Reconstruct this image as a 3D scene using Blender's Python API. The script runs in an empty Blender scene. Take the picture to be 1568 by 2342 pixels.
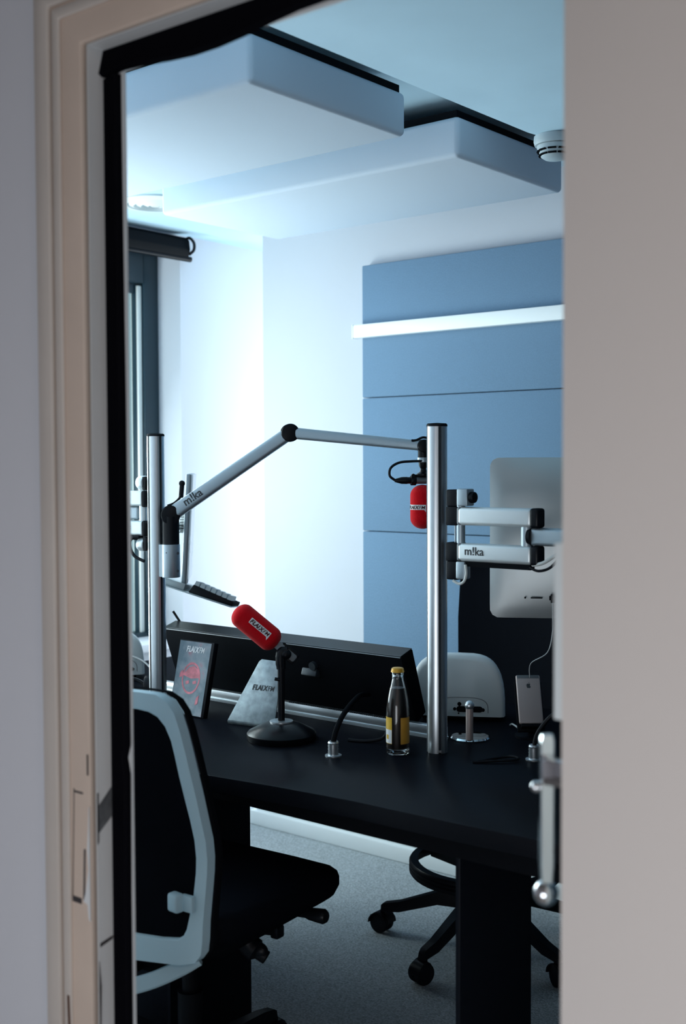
import bpy, bmesh, math, random
from mathutils import Matrix, Vector
random.seed(7)
S = bpy.context.scene
COL = S.collection
V = Vector
R = math.radians

# ------------------------------------------------------------------ camera
CAM_Z = 1.4
YAW, PITCH, ROLL, FPX = R(39.366), R(2.308), R(-0.2298), 2724.8
cd = bpy.data.cameras.new('camera')
cam = bpy.data.objects.new('camera', cd)
COL.objects.link(cam)
fw = V((-math.sin(YAW) * math.cos(PITCH), math.cos(YAW) * math.cos(PITCH), -math.sin(PITCH)))
rt = V((math.cos(YAW), math.sin(YAW), 0))
up = rt.cross(fw)
rt, up = rt * math.cos(ROLL) + up * math.sin(ROLL), up * math.cos(ROLL) - rt * math.sin(ROLL)
cam.matrix_world = Matrix(((rt.x, up.x, -fw.x, 0), (rt.y, up.y, -fw.y, 0), (rt.z, up.z, -fw.z, CAM_Z), (0, 0, 0, 1)))
cd.sensor_fit = 'VERTICAL'
cd.sensor_height = 36
cd.sensor_width = 24
cd.lens = FPX / 2342 * 36
cd.clip_start = 0.05
cd.dof.use_dof = True
cd.dof.focus_distance = 2.95
cd.dof.aperture_fstop = 3.4
S.camera = cam

# ------------------------------------------------------------------ world, lights, exposure
W = bpy.data.worlds.new('sky')
S.world = W
W.use_nodes = True
bg = W.node_tree.nodes['Background']
bg.inputs[0].default_value = (0.56, 0.80, 0.90, 1)
bg.inputs[1].default_value = 0.75


def area(name, loc, direction, sx, sy, power, color):
    l = bpy.data.lights.new(name, 'AREA')
    l.shape = 'RECTANGLE'
    l.size, l.size_y, l.energy, l.color = sx, sy, power, color
    o = bpy.data.objects.new(name, l)
    COL.objects.link(o)
    o.location = loc
    o.rotation_euler = V(direction).to_track_quat('-Z', 'Y').to_euler()
    return o


DAY = (0.94, 0.975, 1.0)
area('daylight_window', (-4.05, 2.05, 1.75), (1, -0.30, -0.55), 1.4, 1.2, 82, DAY)
area('daylight_ground', (-4.00, 2.05, 0.92), (1, -0.15, 0.8), 1.2, 0.5, 66, DAY)
area('daylight_niche', (-3.05, 4.72, 1.2), (-0.1, -1, 0), 0.8, 1.8, 88, DAY)
area('corridor_lamp', (0.95, -0.1, 2.42), (0, 0, -1), 0.8, 0.5, 9, (1.0, 0.82, 0.68))
area('corridor_fill', (-0.35, -0.96, 0.50), (0, 1, -0.05), 1.4, 0.8, 19, (0.88, 0.94, 1.0))  # added low fill in front of a solid wall, no window there
S.view_settings.view_transform = 'Standard'
S.view_settings.look = 'None'
S.view_settings.exposure = 0.0
S.view_settings.gamma = 1.0
S.view_settings.use_curve_mapping = False
S.cycles.use_denoising = True
S.cycles.max_bounces = 10
S.cycles.diffuse_bounces = 6
S.cycles.caustics_reflective = False
S.cycles.caustics_refractive = False
S.cycles.sample_clamp_indirect = 4.0


# ------------------------------------------------------------------ materials
def mat(name, col, rough=0.5, metal=0.0, spec=0.5, bump=0.0, bscale=200.0, var=0.0, vscale=8.0, sheen=0.0, trans=0.0, stretch=None):
    m = bpy.data.materials.new(name)
    m.use_nodes = True
    nt = m.node_tree
    b = nt.nodes['Principled BSDF']
    b.inputs['Base Color'].default_value = (*col, 1)
    b.inputs['Roughness'].default_value = rough
    b.inputs['Metallic'].default_value = metal
    b.inputs['Specular IOR Level'].default_value = spec
    b.inputs['Transmission Weight'].default_value = trans
    if sheen:
        b.inputs['Sheen Weight'].default_value = sheen
    tc = nt.nodes.new('ShaderNodeTexCoord')
    src = tc.outputs['Object']
    if stretch:
        mp = nt.nodes.new('ShaderNodeMapping')
        mp.inputs['Scale'].default_value = stretch
        nt.links.new(src, mp.inputs[0])
        src = mp.outputs[0]
    if var:
        n = nt.nodes.new('ShaderNodeTexNoise')
        n.inputs['Scale'].default_value = vscale
        n.inputs['Detail'].default_value = 6
        nt.links.new(src, n.inputs['Vector'])
        r = nt.nodes.new('ShaderNodeValToRGB')
        r.color_ramp.elements[0].position = 0.3
        r.color_ramp.elements[1].position = 0.7
        r.color_ramp.elements[0].color = (*[c * (1 - var) for c in col], 1)
        r.color_ramp.elements[1].color = (*[min(1, c * (1 + var)) for c in col], 1)
        nt.links.new(n.outputs['Fac'], r.inputs[0])
        nt.links.new(r.outputs[0], b.inputs['Base Color'])
    if bump:
        n2 = nt.nodes.new('ShaderNodeTexNoise')
        n2.inputs['Scale'].default_value = bscale
        n2.inputs['Detail'].default_value = 3
        nt.links.new(src, n2.inputs['Vector'])
        bp = nt.nodes.new('ShaderNodeBump')
        bp.inputs['Strength'].default_value = bump
        bp.inputs['Distance'].default_value = 0.004
        nt.links.new(n2.outputs['Fac'], bp.inputs['Height'])
        nt.links.new(bp.outputs[0], b.inputs['Normal'])
    return m


def black_mat(name, col, gloss, rough):
    m = bpy.data.materials.new(name)
    m.use_nodes = True
    nt = m.node_tree
    nt.nodes.remove(nt.nodes['Principled BSDF'])
    out = nt.nodes['Material Output']
    d = nt.nodes.new('ShaderNodeBsdfDiffuse')
    n = nt.nodes.new('ShaderNodeTexNoise')
    n.inputs['Scale'].default_value = 60
    r = nt.nodes.new('ShaderNodeValToRGB')
    r.color_ramp.elements[0].color = (*[c * 0.8 for c in col], 1)
    r.color_ramp.elements[1].color = (*[c * 1.2 for c in col], 1)
    nt.links.new(n.outputs['Fac'], r.inputs[0])
    nt.links.new(r.outputs[0], d.inputs[0])
    g = nt.nodes.new('ShaderNodeBsdfGlossy')
    g.inputs['Roughness'].default_value = rough
    mx = nt.nodes.new('ShaderNodeMixShader')
    mx.inputs[0].default_value = gloss
    nt.links.new(d.outputs[0], mx.inputs[1])
    nt.links.new(g.outputs[0], mx.inputs[2])
    nt.links.new(mx.outputs[0], out.inputs[0])
    return m


def glass_pane(name, tint):
    m = bpy.data.materials.new(name)
    m.use_nodes = True
    nt = m.node_tree
    nt.nodes.remove(nt.nodes['Principled BSDF'])
    out = nt.nodes['Material Output']
    t = nt.nodes.new('ShaderNodeBsdfTransparent')
    t.inputs[0].default_value = (*tint, 1)
    g = nt.nodes.new('ShaderNodeBsdfGlossy')
    g.inputs['Roughness'].default_value = 0.02
    mx = nt.nodes.new('ShaderNodeMixShader')
    mx.inputs[0].default_value = 0.06
    nt.links.new(t.outputs[0], mx.inputs[1])
    nt.links.new(g.outputs[0], mx.inputs[2])
    nt.links.new(mx.outputs[0], out.inputs[0])
    return m


M = dict(
    wall=mat('room_paint', (0.545, 0.565, 0.615), 0.7, spec=0.2, bump=0.03, bscale=90),
    ceil=mat('ceiling_plaster', (0.44, 0.61, 0.72), 0.75, spec=0.2, bump=0.12, bscale=14, var=0.03, vscale=5),
    detector=mat('greyed_detector_plastic', (0.42, 0.50, 0.54), 0.5),
    darkwall=mat('dark_unseen_wall', (0.05, 0.07, 0.09), 0.9, bump=0.2, bscale=200),  # unseen side wall, given a dark colour to cut bounced light
    corr=mat('corridor_paint', (0.76, 0.77, 0.82), 0.7, spec=0.2, bump=0.03, bscale=60),
    corrceil=mat('corridor_ceiling', (0.25, 0.24, 0.23), 0.8),
    corrfloor=mat('corridor_floor', (0.30, 0.28, 0.27), 0.6),
    peach=mat('peach_door_paint', (0.70, 0.57, 0.48), 0.5, spec=0.3, var=0.05, vscale=6),
    moulding=mat('grey_beige_door_paint', (0.64, 0.58, 0.53), 0.5, spec=0.3, var=0.04, vscale=6),
    jambwhite=mat('white_door_paint', (0.78, 0.80, 0.81), 0.5, spec=0.3, var=0.03, vscale=9),
    leaf=mat('beige_door_leaf', (0.80, 0.74, 0.70), 0.5, spec=0.3),
    rubber=black_mat('black_rubber', (0.003, 0.003, 0.005), 0.003, 0.6),
    chip=mat('bare_metal_scar', (0.13, 0.14, 0.15), 0.6, var=0.3, vscale=60),
    scar=mat('dark_paint_scar', (0.05, 0.045, 0.05), 0.7, var=0.3, vscale=80),
    rust=mat('rusty_scar', (0.10, 0.04, 0.02), 0.7),
    panelc=mat('ceiling_panel_fabric', (0.62, 0.70, 0.79), 0.9, spec=0.1, bump=0.10, bscale=30),
    blue=mat('blue_acoustic_fabric', (0.15, 0.24, 0.345), 0.95, spec=0.1, bump=0.35, bscale=420, var=0.06, vscale=260),
    whitetrim=mat('white_trim', (0.80, 0.84, 0.85), 0.4, spec=0.4),
    carpet=mat('grey_carpet', (0.42, 0.46, 0.48), 1.0, spec=0.05, bump=0.8, bscale=170, var=0.35, vscale=190),
    black=black_mat('black_plastic', (0.004, 0.005, 0.008), 0.02, 0.35),
    blackmatte=black_mat('black_matte', (0.004, 0.005, 0.007), 0.006, 0.6),
    blackmesh=black_mat('black_mesh_fabric', (0.003, 0.004, 0.007), 0.004, 0.7),
    desk=black_mat('black_desk_laminate', (0.004, 0.005, 0.008), 0.028, 0.30),
    deskedge=black_mat('black_desk_edge', (0.008, 0.010, 0.015), 0.012, 0.4),
    satinblack=mat('satin_black_metal', (0.003, 0.004, 0.006), 0.3, spec=0.2),
    alu=mat('brushed_aluminium', (0.62, 0.66, 0.69), 0.33, metal=0.9, stretch=(1, 1, 0.03), bump=0.04, bscale=300),
    aluarm=mat('satin_aluminium', (0.36, 0.42, 0.46), 0.42, metal=0.75),
    alubar=mat('pale_anodised_aluminium', (0.74, 0.79, 0.80), 0.40, metal=0.55),
    groove=mat('dark_groove', (0.03, 0.04, 0.05), 0.5, metal=0.4),
    imac=mat('computer_aluminium', (0.55, 0.58, 0.58), 0.45, metal=0.6),
    chrome=mat('chrome', (0.80, 0.82, 0.84), 0.06, metal=1.0),
    steel=mat('scratched_steel', (0.27, 0.32, 0.34), 0.42, metal=0.75, var=0.28, vscale=45, bump=0.05, bscale=90),
    frame=mat('pale_grey_chair_plastic', (0.60, 0.80, 0.88), 0.55, spec=0.3),
    red=mat('red_foam', (0.62, 0.006, 0.012), 0.95, spec=0.05, bump=0.4, bscale=500, sheen=0.1),
    white=mat('white_print', (0.80, 0.80, 0.80), 0.7),
    darkred=mat('dark_red_print', (0.06, 0.004, 0.006), 0.8),
    ink=mat('dark_ink', (0.03, 0.035, 0.04), 0.6),
    whiteplastic=mat('white_plastic', (0.66, 0.70, 0.70), 0.35, spec=0.5),
    micgrey=mat('grey_microphone_metal', (0.20, 0.22, 0.24), 0.45),
    grey=mat('grey_metal', (0.16, 0.17, 0.18), 0.45, metal=0.6),
    winframe=mat('dark_window_frame', (0.012, 0.035, 0.050), 0.4, spec=0.5),
    lightgap=mat('pale_light_gap', (0.85, 0.86, 0.82), 0.4),
    glassp=glass_pane('window_glass', (0.80, 0.86, 0.86)),
    bottle=mat('clear_glass', (0.95, 0.97, 0.97), 0.02, trans=1.0),
    cocoa=mat('chocolate_milk', (0.13, 0.085, 0.075), 0.4),
    yellow=mat('yellow_label', (0.70, 0.42, 0.03), 0.6),
    orange=mat('orange_label', (0.52, 0.26, 0.03), 0.6),
    cap=mat('orange_yellow_cap', (0.62, 0.33, 0.03), 0.4, metal=0.3),
    rose=mat('rose_grey_metal', (0.42, 0.34, 0.32), 0.45, metal=0.4),
    keys=mat('pale_keycap', (0.55, 0.60, 0.62), 0.4),
    cover=None, pink=mat('pink_print', (0.60, 0.17, 0.21), 0.6, var=0.3, vscale=60),
    screen=mat('wall_reflection_glass', (0.75, 0.80, 0.83), 0.2),  # white put in for the overexposed wall reflected in the screen
    traym=mat('pale_tray', (0.45, 0.52, 0.54), 0.4, metal=0.3),
    cablewhite=mat('white_cable', (0.6, 0.62, 0.6), 0.5),
)
# printed cover: mottled grey blue with pink blotches
m = mat('mottled_cover', (0.14, 0.19, 0.23), 0.45)
nt = m.node_tree
tc = nt.nodes.new('ShaderNodeTexCoord')
n = nt.nodes.new('ShaderNodeTexNoise')
n.inputs['Scale'].default_value = 26
n.inputs['Detail'].default_value = 8
rp = nt.nodes.new('ShaderNodeValToRGB')
rp.color_ramp.elements[0].position = 0.40
rp.color_ramp.elements[0].color = (0.10, 0.16, 0.20, 1)
rp.color_ramp.elements[1].position = 0.60
rp.color_ramp.elements[1].color = (0.22, 0.26, 0.30, 1)
e = rp.color_ramp.elements.new(0.70)
e.color = (0.36, 0.14, 0.18, 1)
nt.links.new(tc.outputs['Object'], n.inputs['Vector'])
nt.links.new(n.outputs['Fac'], rp.inputs[0])
nt.links.new(rp.outputs[0], nt.nodes['Principled BSDF'].inputs['Base Color'])
M['cover'] = m

# ------------------------------------------------------------------ mesh helpers
Z3 = V((0, 0, 1))


def frame_m(origin, zdir, xhint=None):
    z = V(zdir).normalized()
    x = V(xhint) if xhint is not None else (V((0, 0, 1)) if abs(z.z) < 0.9 else V((1, 0, 0)))
    x = (x - z * x.dot(z)).normalized()
    y = z.cross(x)
    o = V(origin)
    return Matrix(((x.x, y.x, z.x, o.x), (x.y, y.y, z.y, o.y), (x.z, y.z, z.z, o.z), (0, 0, 0, 1)))


def spline(pts, n=8):
    pts = [V(p) for p in pts]
    out = []
    for i in range(len(pts) - 1):
        p0 = pts[max(i - 1, 0)]
        p1, p2 = pts[i], pts[i + 1]
        p3 = pts[min(i + 2, len(pts) - 1)]
        for k in range(n):
            t = k / n
            out.append(0.5 * ((2 * p1) + (p2 - p0) * t + (2 * p0 - 5 * p1 + 4 * p2 - p3) * t * t + (3 * p1 - p0 - 3 * p2 + p3) * t ** 3))
    out.append(pts[-1])
    return out


class B:
    def __init__(self):
        self.bm = bmesh.new()

    def _join(self, b, mi=0):
        me = bpy.data.meshes.new('tmp')
        for f in b.faces:
            f.material_index = mi
        b.to_mesh(me)
        b.free()
        self.bm.from_mesh(me)
        bpy.data.meshes.remove(me)
        return self

    def box(self, c, s, rot=None, bev=0.0, seg=2, mi=0):
        b = bmesh.new()
        bmesh.ops.create_cube(b, size=1)
        bmesh.ops.scale(b, vec=V(s), verts=b.verts)
        if bev:
            bmesh.ops.bevel(b, geom=b.edges[:], offset=bev, segments=seg, affect='EDGES', profile=0.5)
        m = Matrix.Translation(V(c)) @ (rot.to_4x4() if rot is not None else Matrix())
        bmesh.ops.transform(b, matrix=m, verts=b.verts)
        return self._join(b, mi)

    def span(self, lo, hi, bev=0.0, seg=2, mi=0):
        lo, hi = V(lo), V(hi)
        return self.box((lo + hi) / 2, hi - lo, None, bev, seg, mi)

    def lathe(self, prof, origin, axis=(0, 0, 1), n=32, mi=0, xhint=None, ring=False):
        m = frame_m(origin, axis, xhint)
        b = bmesh.new()
        rings = []
        for r, z in prof:
            if r < 1e-6:
                rings.append([b.verts.new(m @ V((0, 0, z)))])
            else:
                rings.append([b.verts.new(m @ V((r * math.cos(2 * math.pi * k / n), r * math.sin(2 * math.pi * k / n), z))) for k in range(n)])
        if ring:
            rings.append(rings[0])
        for a, c in zip(rings, rings[1:]):
            if len(a) == 1 and len(c) == 1:
                continue
            for k in range(n):
                k2 = (k + 1) % n
                if len(a) == 1:
                    b.faces.new((a[0], c[k], c[k2]))
                elif len(c) == 1:
                    b.faces.new((a[k], a[k2], c[0]))
                else:
                    b.faces.new((a[k], a[k2], c[k2], c[k]))
        for rg in (rings[0], rings[-1]):
            if len(rg) > 2 and not ring:
                try:
                    b.faces.new(rg)
                except ValueError:
                    pass
        return self._join(b, mi)

    def cyl(self, p0, p1, r0, r1=None, n=24, bev=0.0, mi=0):
        p0, p1 = V(p0), V(p1)
        r1 = r0 if r1 is None else r1
        L = (p1 - p0).length
        if bev:
            prof = [(0, 0), (r0 - bev, 0), (r0 - bev * 0.3, bev * 0.3), (r0, bev), (r1, L - bev), (r1 - bev * 0.3, L - bev * 0.3), (r1 - bev, L), (0, L)]
        else:
            prof = [(r0, 0), (r1, L)]
        return self.lathe(prof, p0, p1 - p0, n, mi)

    def capsule(self, p0, p1, r, n=32, flat=1.0, mi=0):
        p0, p1 = V(p0), V(p1)
        L = (p1 - p0).length
        k = 10
        prof = [(r * math.sin(i / k * math.pi / 2), -r * flat * math.cos(i / k * math.pi / 2)) for i in range(k + 1)]
        prof += [(r * math.cos(i / k * math.pi / 2), L + r * flat * math.sin(i / k * math.pi / 2)) for i in range(k + 1)]
        prof[0] = (0, -r * flat)
        prof[-1] = (0, L + r * flat)
        return self.lathe(prof, p0, p1 - p0, n, mi)

    def sphere(self, c, r, sc=(1, 1, 1), n=24, mi=0):
        b = bmesh.new()
        bmesh.ops.create_uvsphere(b, u_segments=n, v_segments=n // 2, radius=r)
        bmesh.ops.transform(b, matrix=Matrix.Translation(V(c)) @ Matrix.Diagonal((*sc, 1)), verts=b.verts)
        return self._join(b, mi)

    def loft(self, loops, close_u=True, cap=True, mi=0):
        b = bmesh.new()
        vs = [[b.verts.new(V(p)) for p in lp] for lp in loops]
        n = len(vs[0])
        for a, c in zip(vs, vs[1:]):
            for k in range(n if close_u else n - 1):
                k2 = (k + 1) % n
                b.faces.new((a[k], a[k2], c[k2], c[k]))
        if cap:
            b.faces.new(vs[0])
            b.faces.new(vs[-1])
        return self._join(b, mi)

    def tube(self, pts, r, n=8, sm=6, closed=False, mi=0, prof=None, upv=None):
        pts = spline(pts, sm) if sm else [V(p) for p in pts]
        loops = []
        prev = None
        for i, p in enumerate(pts):
            a = pts[max(i - 1, 0)]
            c = pts[min(i + 1, len(pts) - 1)]
            d = (c - a).normalized()
            if upv is not None:
                x = V(upv)
            elif prev is None:
                x = V((0, 0, 1)) if abs(d.z) < 0.9 else V((1, 0, 0))
            else:
                x = prev
            x = (x - d * x.dot(d)).normalized()
            prev = x
            y = d.cross(x)
            rr = r[min(int(i / max(1, len(pts) - 1) * (len(r) - 1) + 0.5), len(r) - 1)] if isinstance(r, (list, tuple)) else r
            if prof:
                loops.append([p + x * u + y * w for u, w in prof])
            else:
                loops.append([p + x * rr * math.cos(2 * math.pi * k / n) + y * rr * math.sin(2 * math.pi * k / n) for k in range(n)])
        return self.loft(loops, True, True, mi)

    def prism(self, poly, vec, bev=0.0, seg=2, mi=0):
        b = bmesh.new()
        vec = V(vec)
        lo = [b.verts.new(V(p)) for p in poly]
        hi = [b.verts.new(V(p) + vec) for p in poly]
        b.faces.new(lo)
        b.faces.new(hi[::-1])
        n = len(poly)
        for k in range(n):
            b.faces.new((lo[k], lo[(k + 1) % n], hi[(k + 1) % n], hi[k]))
        if bev:
            bmesh.ops.recalc_face_normals(b, faces=b.faces)
            bmesh.ops.bevel(b, geom=[e for e in b.edges], offset=bev, segments=seg, affect='EDGES', profile=0.5)
        return self._join(b, mi)


MW = {}


def mwof(o):
    return MW.get(o.name, Matrix())


def thing(name, label, cat, loc=(0, 0, 0), rotz=0.0, group=None):
    o = bpy.data.objects.new(name, None)
    COL.objects.link(o)
    o.empty_display_size = 0.05
    o.location = loc
    o.rotation_euler = (0, 0, rotz)
    MW[o.name] = Matrix.Translation(V(loc)) @ Matrix.Rotation(rotz, 4, 'Z')
    o['label'] = label
    o['category'] = cat
    if group:
        o['group'] = group
    return o


def obj(name, b, mats, parent=None, local=False, flat=False, angle=38, base=None, label=None):
    """one mesh object; coordinates are world unless local (then in the parent's frame)"""
    bm = b.bm
    bmesh.ops.recalc_face_normals(bm, faces=bm.faces)
    pm = mwof(parent) if parent else Matrix()
    origin = None
    if local:
        my = pm
    else:
        if parent is None:
            if base is None:
                zs = [v.co for v in bm.verts]
                lo = V((min(v.x for v in zs), min(v.y for v in zs), min(v.z for v in zs)))
                hi = V((max(v.x for v in zs), max(v.y for v in zs), max(v.z for v in zs)))
                base = ((lo.x + hi.x) / 2, (lo.y + hi.y) / 2, lo.z)
            my = Matrix.Translation(V(base))
        else:
            my = pm
        bmesh.ops.transform(bm, matrix=my.inverted(), verts=bm.verts)
    me = bpy.data.meshes.new(name)
    bm.to_mesh(me)
    bm.free()
    for m_ in (mats if isinstance(mats, (list, tuple)) else [mats]):
        me.materials.append(m_)
    if not flat:
        me.shade_smooth()
        me.set_sharp_from_angle(angle=R(angle))
    o = bpy.data.objects.new(name, me)
    COL.objects.link(o)
    MW[o.name] = my
    if parent:
        o.parent = parent
    else:
        o.location = my.to_translation()
    if label:
        o['label'] = label
    return o


def tag(o, label, cat, group=None):
    o['label'] = label
    o['category'] = cat
    if group:
        o['group'] = group
    return o


def struct(name, b, mats, parent=None, **k):
    o = obj(name, b, mats, parent, **k)
    o['kind'] = 'structure'
    return o


def text_b(txt, size, place, extrude=0.0006, shear=0.0, offset=0.0, align='LEFT', space=1.0, warp=None):
    """lettering as a bmesh builder; place is a matrix (x along the line, y up, z out of the surface)"""
    c = bpy.data.curves.new('lettering', 'FONT')
    c.body = txt
    c.size = size
    c.extrude = extrude
    c.shear = shear
    c.offset = offset
    c.align_x = align
    c.space_character = space
    c.resolution_u = 3
    o = bpy.data.objects.new('lettering_tmp', c)
    COL.objects.link(o)
    dg = bpy.context.evaluated_depsgraph_get()
    me = bpy.data.meshes.new_from_object(o.evaluated_get(dg))
    bpy.data.objects.remove(o)
    bpy.data.curves.remove(c)
    b = B()
    b.bm.from_mesh(me)
    bpy.data.meshes.remove(me)
    if warp:
        for v in b.bm.verts:
            v.co = warp(v.co)
    else:
        bmesh.ops.transform(b.bm, matrix=place, verts=b.bm.verts)
    return b


def add_text(b, *a, mi=0, **k):
    t = text_b(*a, **k)
    b._join(t.bm, mi)
    return b


def logo_b(size, wrap):
    """the station name: five heavy slanted letters and two light ones"""
    ident = Matrix()
    b = B()
    x = 0.0
    for ch in 'FLAIXFM':
        light = ch in 'FM' and x > size * 1.6
        c = text_b(ch, size, ident, extrude=0.0003, offset=size * (0.002 if light else 0.036), shear=0.18)
        x0 = min(v.co.x for v in c.bm.verts)
        w = max(v.co.x for v in c.bm.verts) - x0
        for v in c.bm.verts:
            v.co.x += x - x0
        x += w + size * {'L': -0.06, 'A': 0.03, 'I': 0.035}.get(ch, 0.045) - size * 0.075
        b._join(c.bm)
    lo = min(v.co.x for v in b.bm.verts)
    hi = max(v.co.x for v in b.bm.verts)
    for v in b.bm.verts:
        v.co = wrap(V((v.co.x - (lo + hi) / 2, v.co.y - size * 0.36, v.co.z)), hi - lo)
    return b


def flat_wrap(m, width):
    return lambda c, w: m @ V((c.x * width / w, c.y, c.z))


def basis(origin, x, y):
    """matrix with x along the writing, y up, z = x cross y"""
    x, y = V(x).normalized(), V(y)
    y = (y - x * y.dot(x)).normalized()
    z = x.cross(y)
    o = V(origin)
    return Matrix(((x.x, y.x, z.x, o.x), (x.y, y.y, z.y, o.y), (x.z, y.z, z.z, o.z), (0, 0, 0, 1)))


# ================================================================== the setting
CEIL = 2.33
XA = -3.60            # window wall
YB = 3.363            # back wall
YD = 1.15             # door wall, corridor face

struct('floor', B().span((-3.85, 1.21, -0.06), (0.85, 4.85, 0.0)), M['carpet'])
struct('floor_corridor', B().span((-2.7, -1.0, -0.06), (1.7, 1.21, 0.0)), M['corrfloor'])
struct('ceiling', B().span((-3.85, 1.15, CEIL), (0.85, 4.85, CEIL + 0.12)), M['ceil'])
struct('ceiling_corridor', B().span((-2.7, -1.0, 2.45), (1.7, 1.15, 2.55)), M['corrceil'])
# ceiling beam with a rounded far corner
poly = [(0.6, 1.27, 2.2), (-1.508, 1.27, 2.2), (-1.508, 2.50, 2.2)]
for k in range(7):
    a = math.pi - k / 6 * math.pi / 2
    poly.append((-1.508 + 0.10 + 0.10 * math.cos(a), 2.55 + 0.10 * math.sin(a), 2.2))
poly.append((0.6, 2.65, 2.2))
struct('ceiling_beam', B().prism(poly, (0, 0, CEIL - 2.2), bev=0.006), M['ceil'])

# window wall, left
wb = B()
WY0, WY1, WZ0, WZ1 = 1.45, 3.351, 0.68, 2.26
wb.span((-3.85, 1.15, 0), (XA, WY0, CEIL))
wb.span((-3.85, WY1, 0), (XA, 4.85, CEIL))
wb.span((-3.85, WY0, 0), (XA, WY1, WZ0))
wb.span((-3.85, WY0, WZ1), (XA, WY1, CEIL))
struct('wall_left', wb, M['wall'])
struct('wall_back', B().span((-3.152, YB, 0), (0.6, YB + 0.12, CEIL)), M['wall'])
fb = B()
fb.span((-3.6, 4.6, 0), (-3.45, 4.85, CEIL))
fb.span((-2.65, 4.6, 0), (-2.4, 4.85, CEIL))
fb.span((-3.45, 4.6, 0), (-2.65, 4.85, 0.25))
fb.span((-3.45, 4.6, 2.15), (-2.65, 4.85, CEIL))
struct('wall_far', fb, M['wall'])
struct('wall_niche', B().span((-2.4, YB + 0.12, 0), (-2.28, 4.85, CEIL)), M['wall'])
struct('wall_right', B().span((0.6, 1.27, 0), (0.85, YB + 0.12, CEIL)), M['darkwall'])

# door wall, two sides and the piece over the door
HEAD = 2.035
dw = B()
dw.span((-3.85, YD, 0), (-1.50, YD + 0.12, 2.45))
dw.span((0.22, YD, 0), (1.7, YD + 0.12, 2.45))
dw.span((-1.50, YD, HEAD + 0.065), (0.22, YD + 0.12, 2.45))
struct('wall_front', dw, M['corr'])
cb = B()
cb.span((-2.8, -1.0, 0), (-2.7, 1.15, 2.45))
cb.span((1.7, -1.0, 0), (1.8, 1.15, 2.45))
cb.span((-2.8, -1.1, 0), (1.8, -1.0, 2.45))
struct('wall_corridor', cb, M['corr'])

# white cable trunking along the foot of the back wall
tb = B()
tb.span((-3.20, YB - 0.045, 0.0), (0.6, YB, 0.055), bev=0.005)
tb.span((-3.20, YB, 0.0), (-3.152, YB + 0.12, 0.055), bev=0.005)
tb.span((-3.18, YB - 0.028, 0.05), (0.6, YB, 0.075), bev=0.004)
struct('baseboard_back', tb, M['whitetrim'])

# door frame
df = struct('trim_1', B().span((-1.50, YD, 0), (-1.431, 1.182, HEAD + 0.065)).span((-1.431, YD, HEAD - 0.012), (0.22, 1.182, HEAD + 0.065)).span((0.17, YD, 0), (0.22, 1.182, HEAD - 0.012)), M['jambwhite'])


def lshape(prof_out, prof_in, y0, y1):
    """an L of door moulding: from its outer to its inner edge, up the left jamb and along the head"""
    b = B()
    xo, xi = -1.431 - prof_out, -1.431 - prof_in
    zo, zi = HEAD - 0.012 + prof_out, HEAD - 0.012 + prof_in
    poly = [(xo, y0, 0), (xi, y0, 0), (xi, y0, zi), (0.26, y0, zi), (0.26, y0, zo), (xo, y0, zo)]
    b.prism(poly, (0, y1 - y0, 0), bev=0.004)
    return b


struct('architrave', lshape(0.100, 0.0, YD - 0.014, YD - 0.0005), M['peach'], df)
struct('moulding', lshape(0.100, 0.066, YD - 0.024, YD - 0.012), M['moulding'], df)
struct('bead_moulding', lshape(0.062, 0.044, YD - 0.020, YD - 0.012), M['moulding'], df)
# stop board with its rubber seal
st = B()
st.span((-1.50, 1.182, 0), (-1.3885, 1.1875, HEAD + 0.065))
st.span((-1.3885, 1.182, HEAD - 0.050), (0.22, 1.1875, HEAD + 0.065))
struct('door_stop', st, M['jambwhite'], df)
sp = []
gb = B()
for z in [0, 0.3, 0.55, 0.75, 0.93, 0.955, 0.975, 1.2, 1.5, 1.75, 1.9, 1.98]:
    sp.append(z)
wig = {0.93: 0.0015, 0.955: -0.004, 0.975: 0.002, 1.98: -0.003, 1.9: -0.003, 1.75: -0.002}
lp = []
for z in sp:
    xr = -1.3895 + wig.get(z, 0.0)
    lp.append([(-1.4315, 1.179, z), (xr - 0.004, 1.170, z), (xr, 1.176, z), (xr, 1.1815, z), (-1.4315, 1.1815, z)])
gb.loft(lp)
lp = []
for i in range(22):
    x = -1.4315 + i * 0.049
    sag = 0.006 * math.sin(i * 0.9) - 0.010 * math.exp(-((i - 3) / 2.2) ** 2)
    zb = 1.984 + sag
    lp.append([(x, 1.179, 2.0225), (x, 1.170, zb + 0.004), (x, 1.176, zb), (x, 1.1815, zb), (x, 1.1815, 2.0225)])
gb.loft(lp)
struct('rubber_seal', gb, M['rubber'], df)
# bare patches and scratches where old ironwork was taken off the jamb reveal (faces into the opening)
xs = -1.4306


def patch(ys, zs, mtl, nm='worn_patch'):
    b = B()
    b.prism([(xs, y, z) for y, z in zip(ys, zs)], (0.0007, 0, 0))
    struct(nm, b, mtl, df, flat=True)


patch([1.1505, 1.1795, 1.1795, 1.1505], [0.878, 0.906, 0.860, 0.836], M['chip'])
patch([1.1502, 1.1525, 1.1525, 1.1502], [0.900, 0.900, 0.825, 0.820], M['scar'])
patch([1.153, 1.177, 1.177, 1.153], [0.667, 0.672, 0.667, 0.661], M['scar'])
patch([1.1502, 1.154, 1.1525, 1.154, 1.152, 1.1502], [0.640, 0.60, 0.54, 0.50, 0.45, 0.45], M['scar'])
patch([1.151, 1.1795, 1.1795, 1.151], [0.478, 0.492, 0.478, 0.452], M['chip'])


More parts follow.
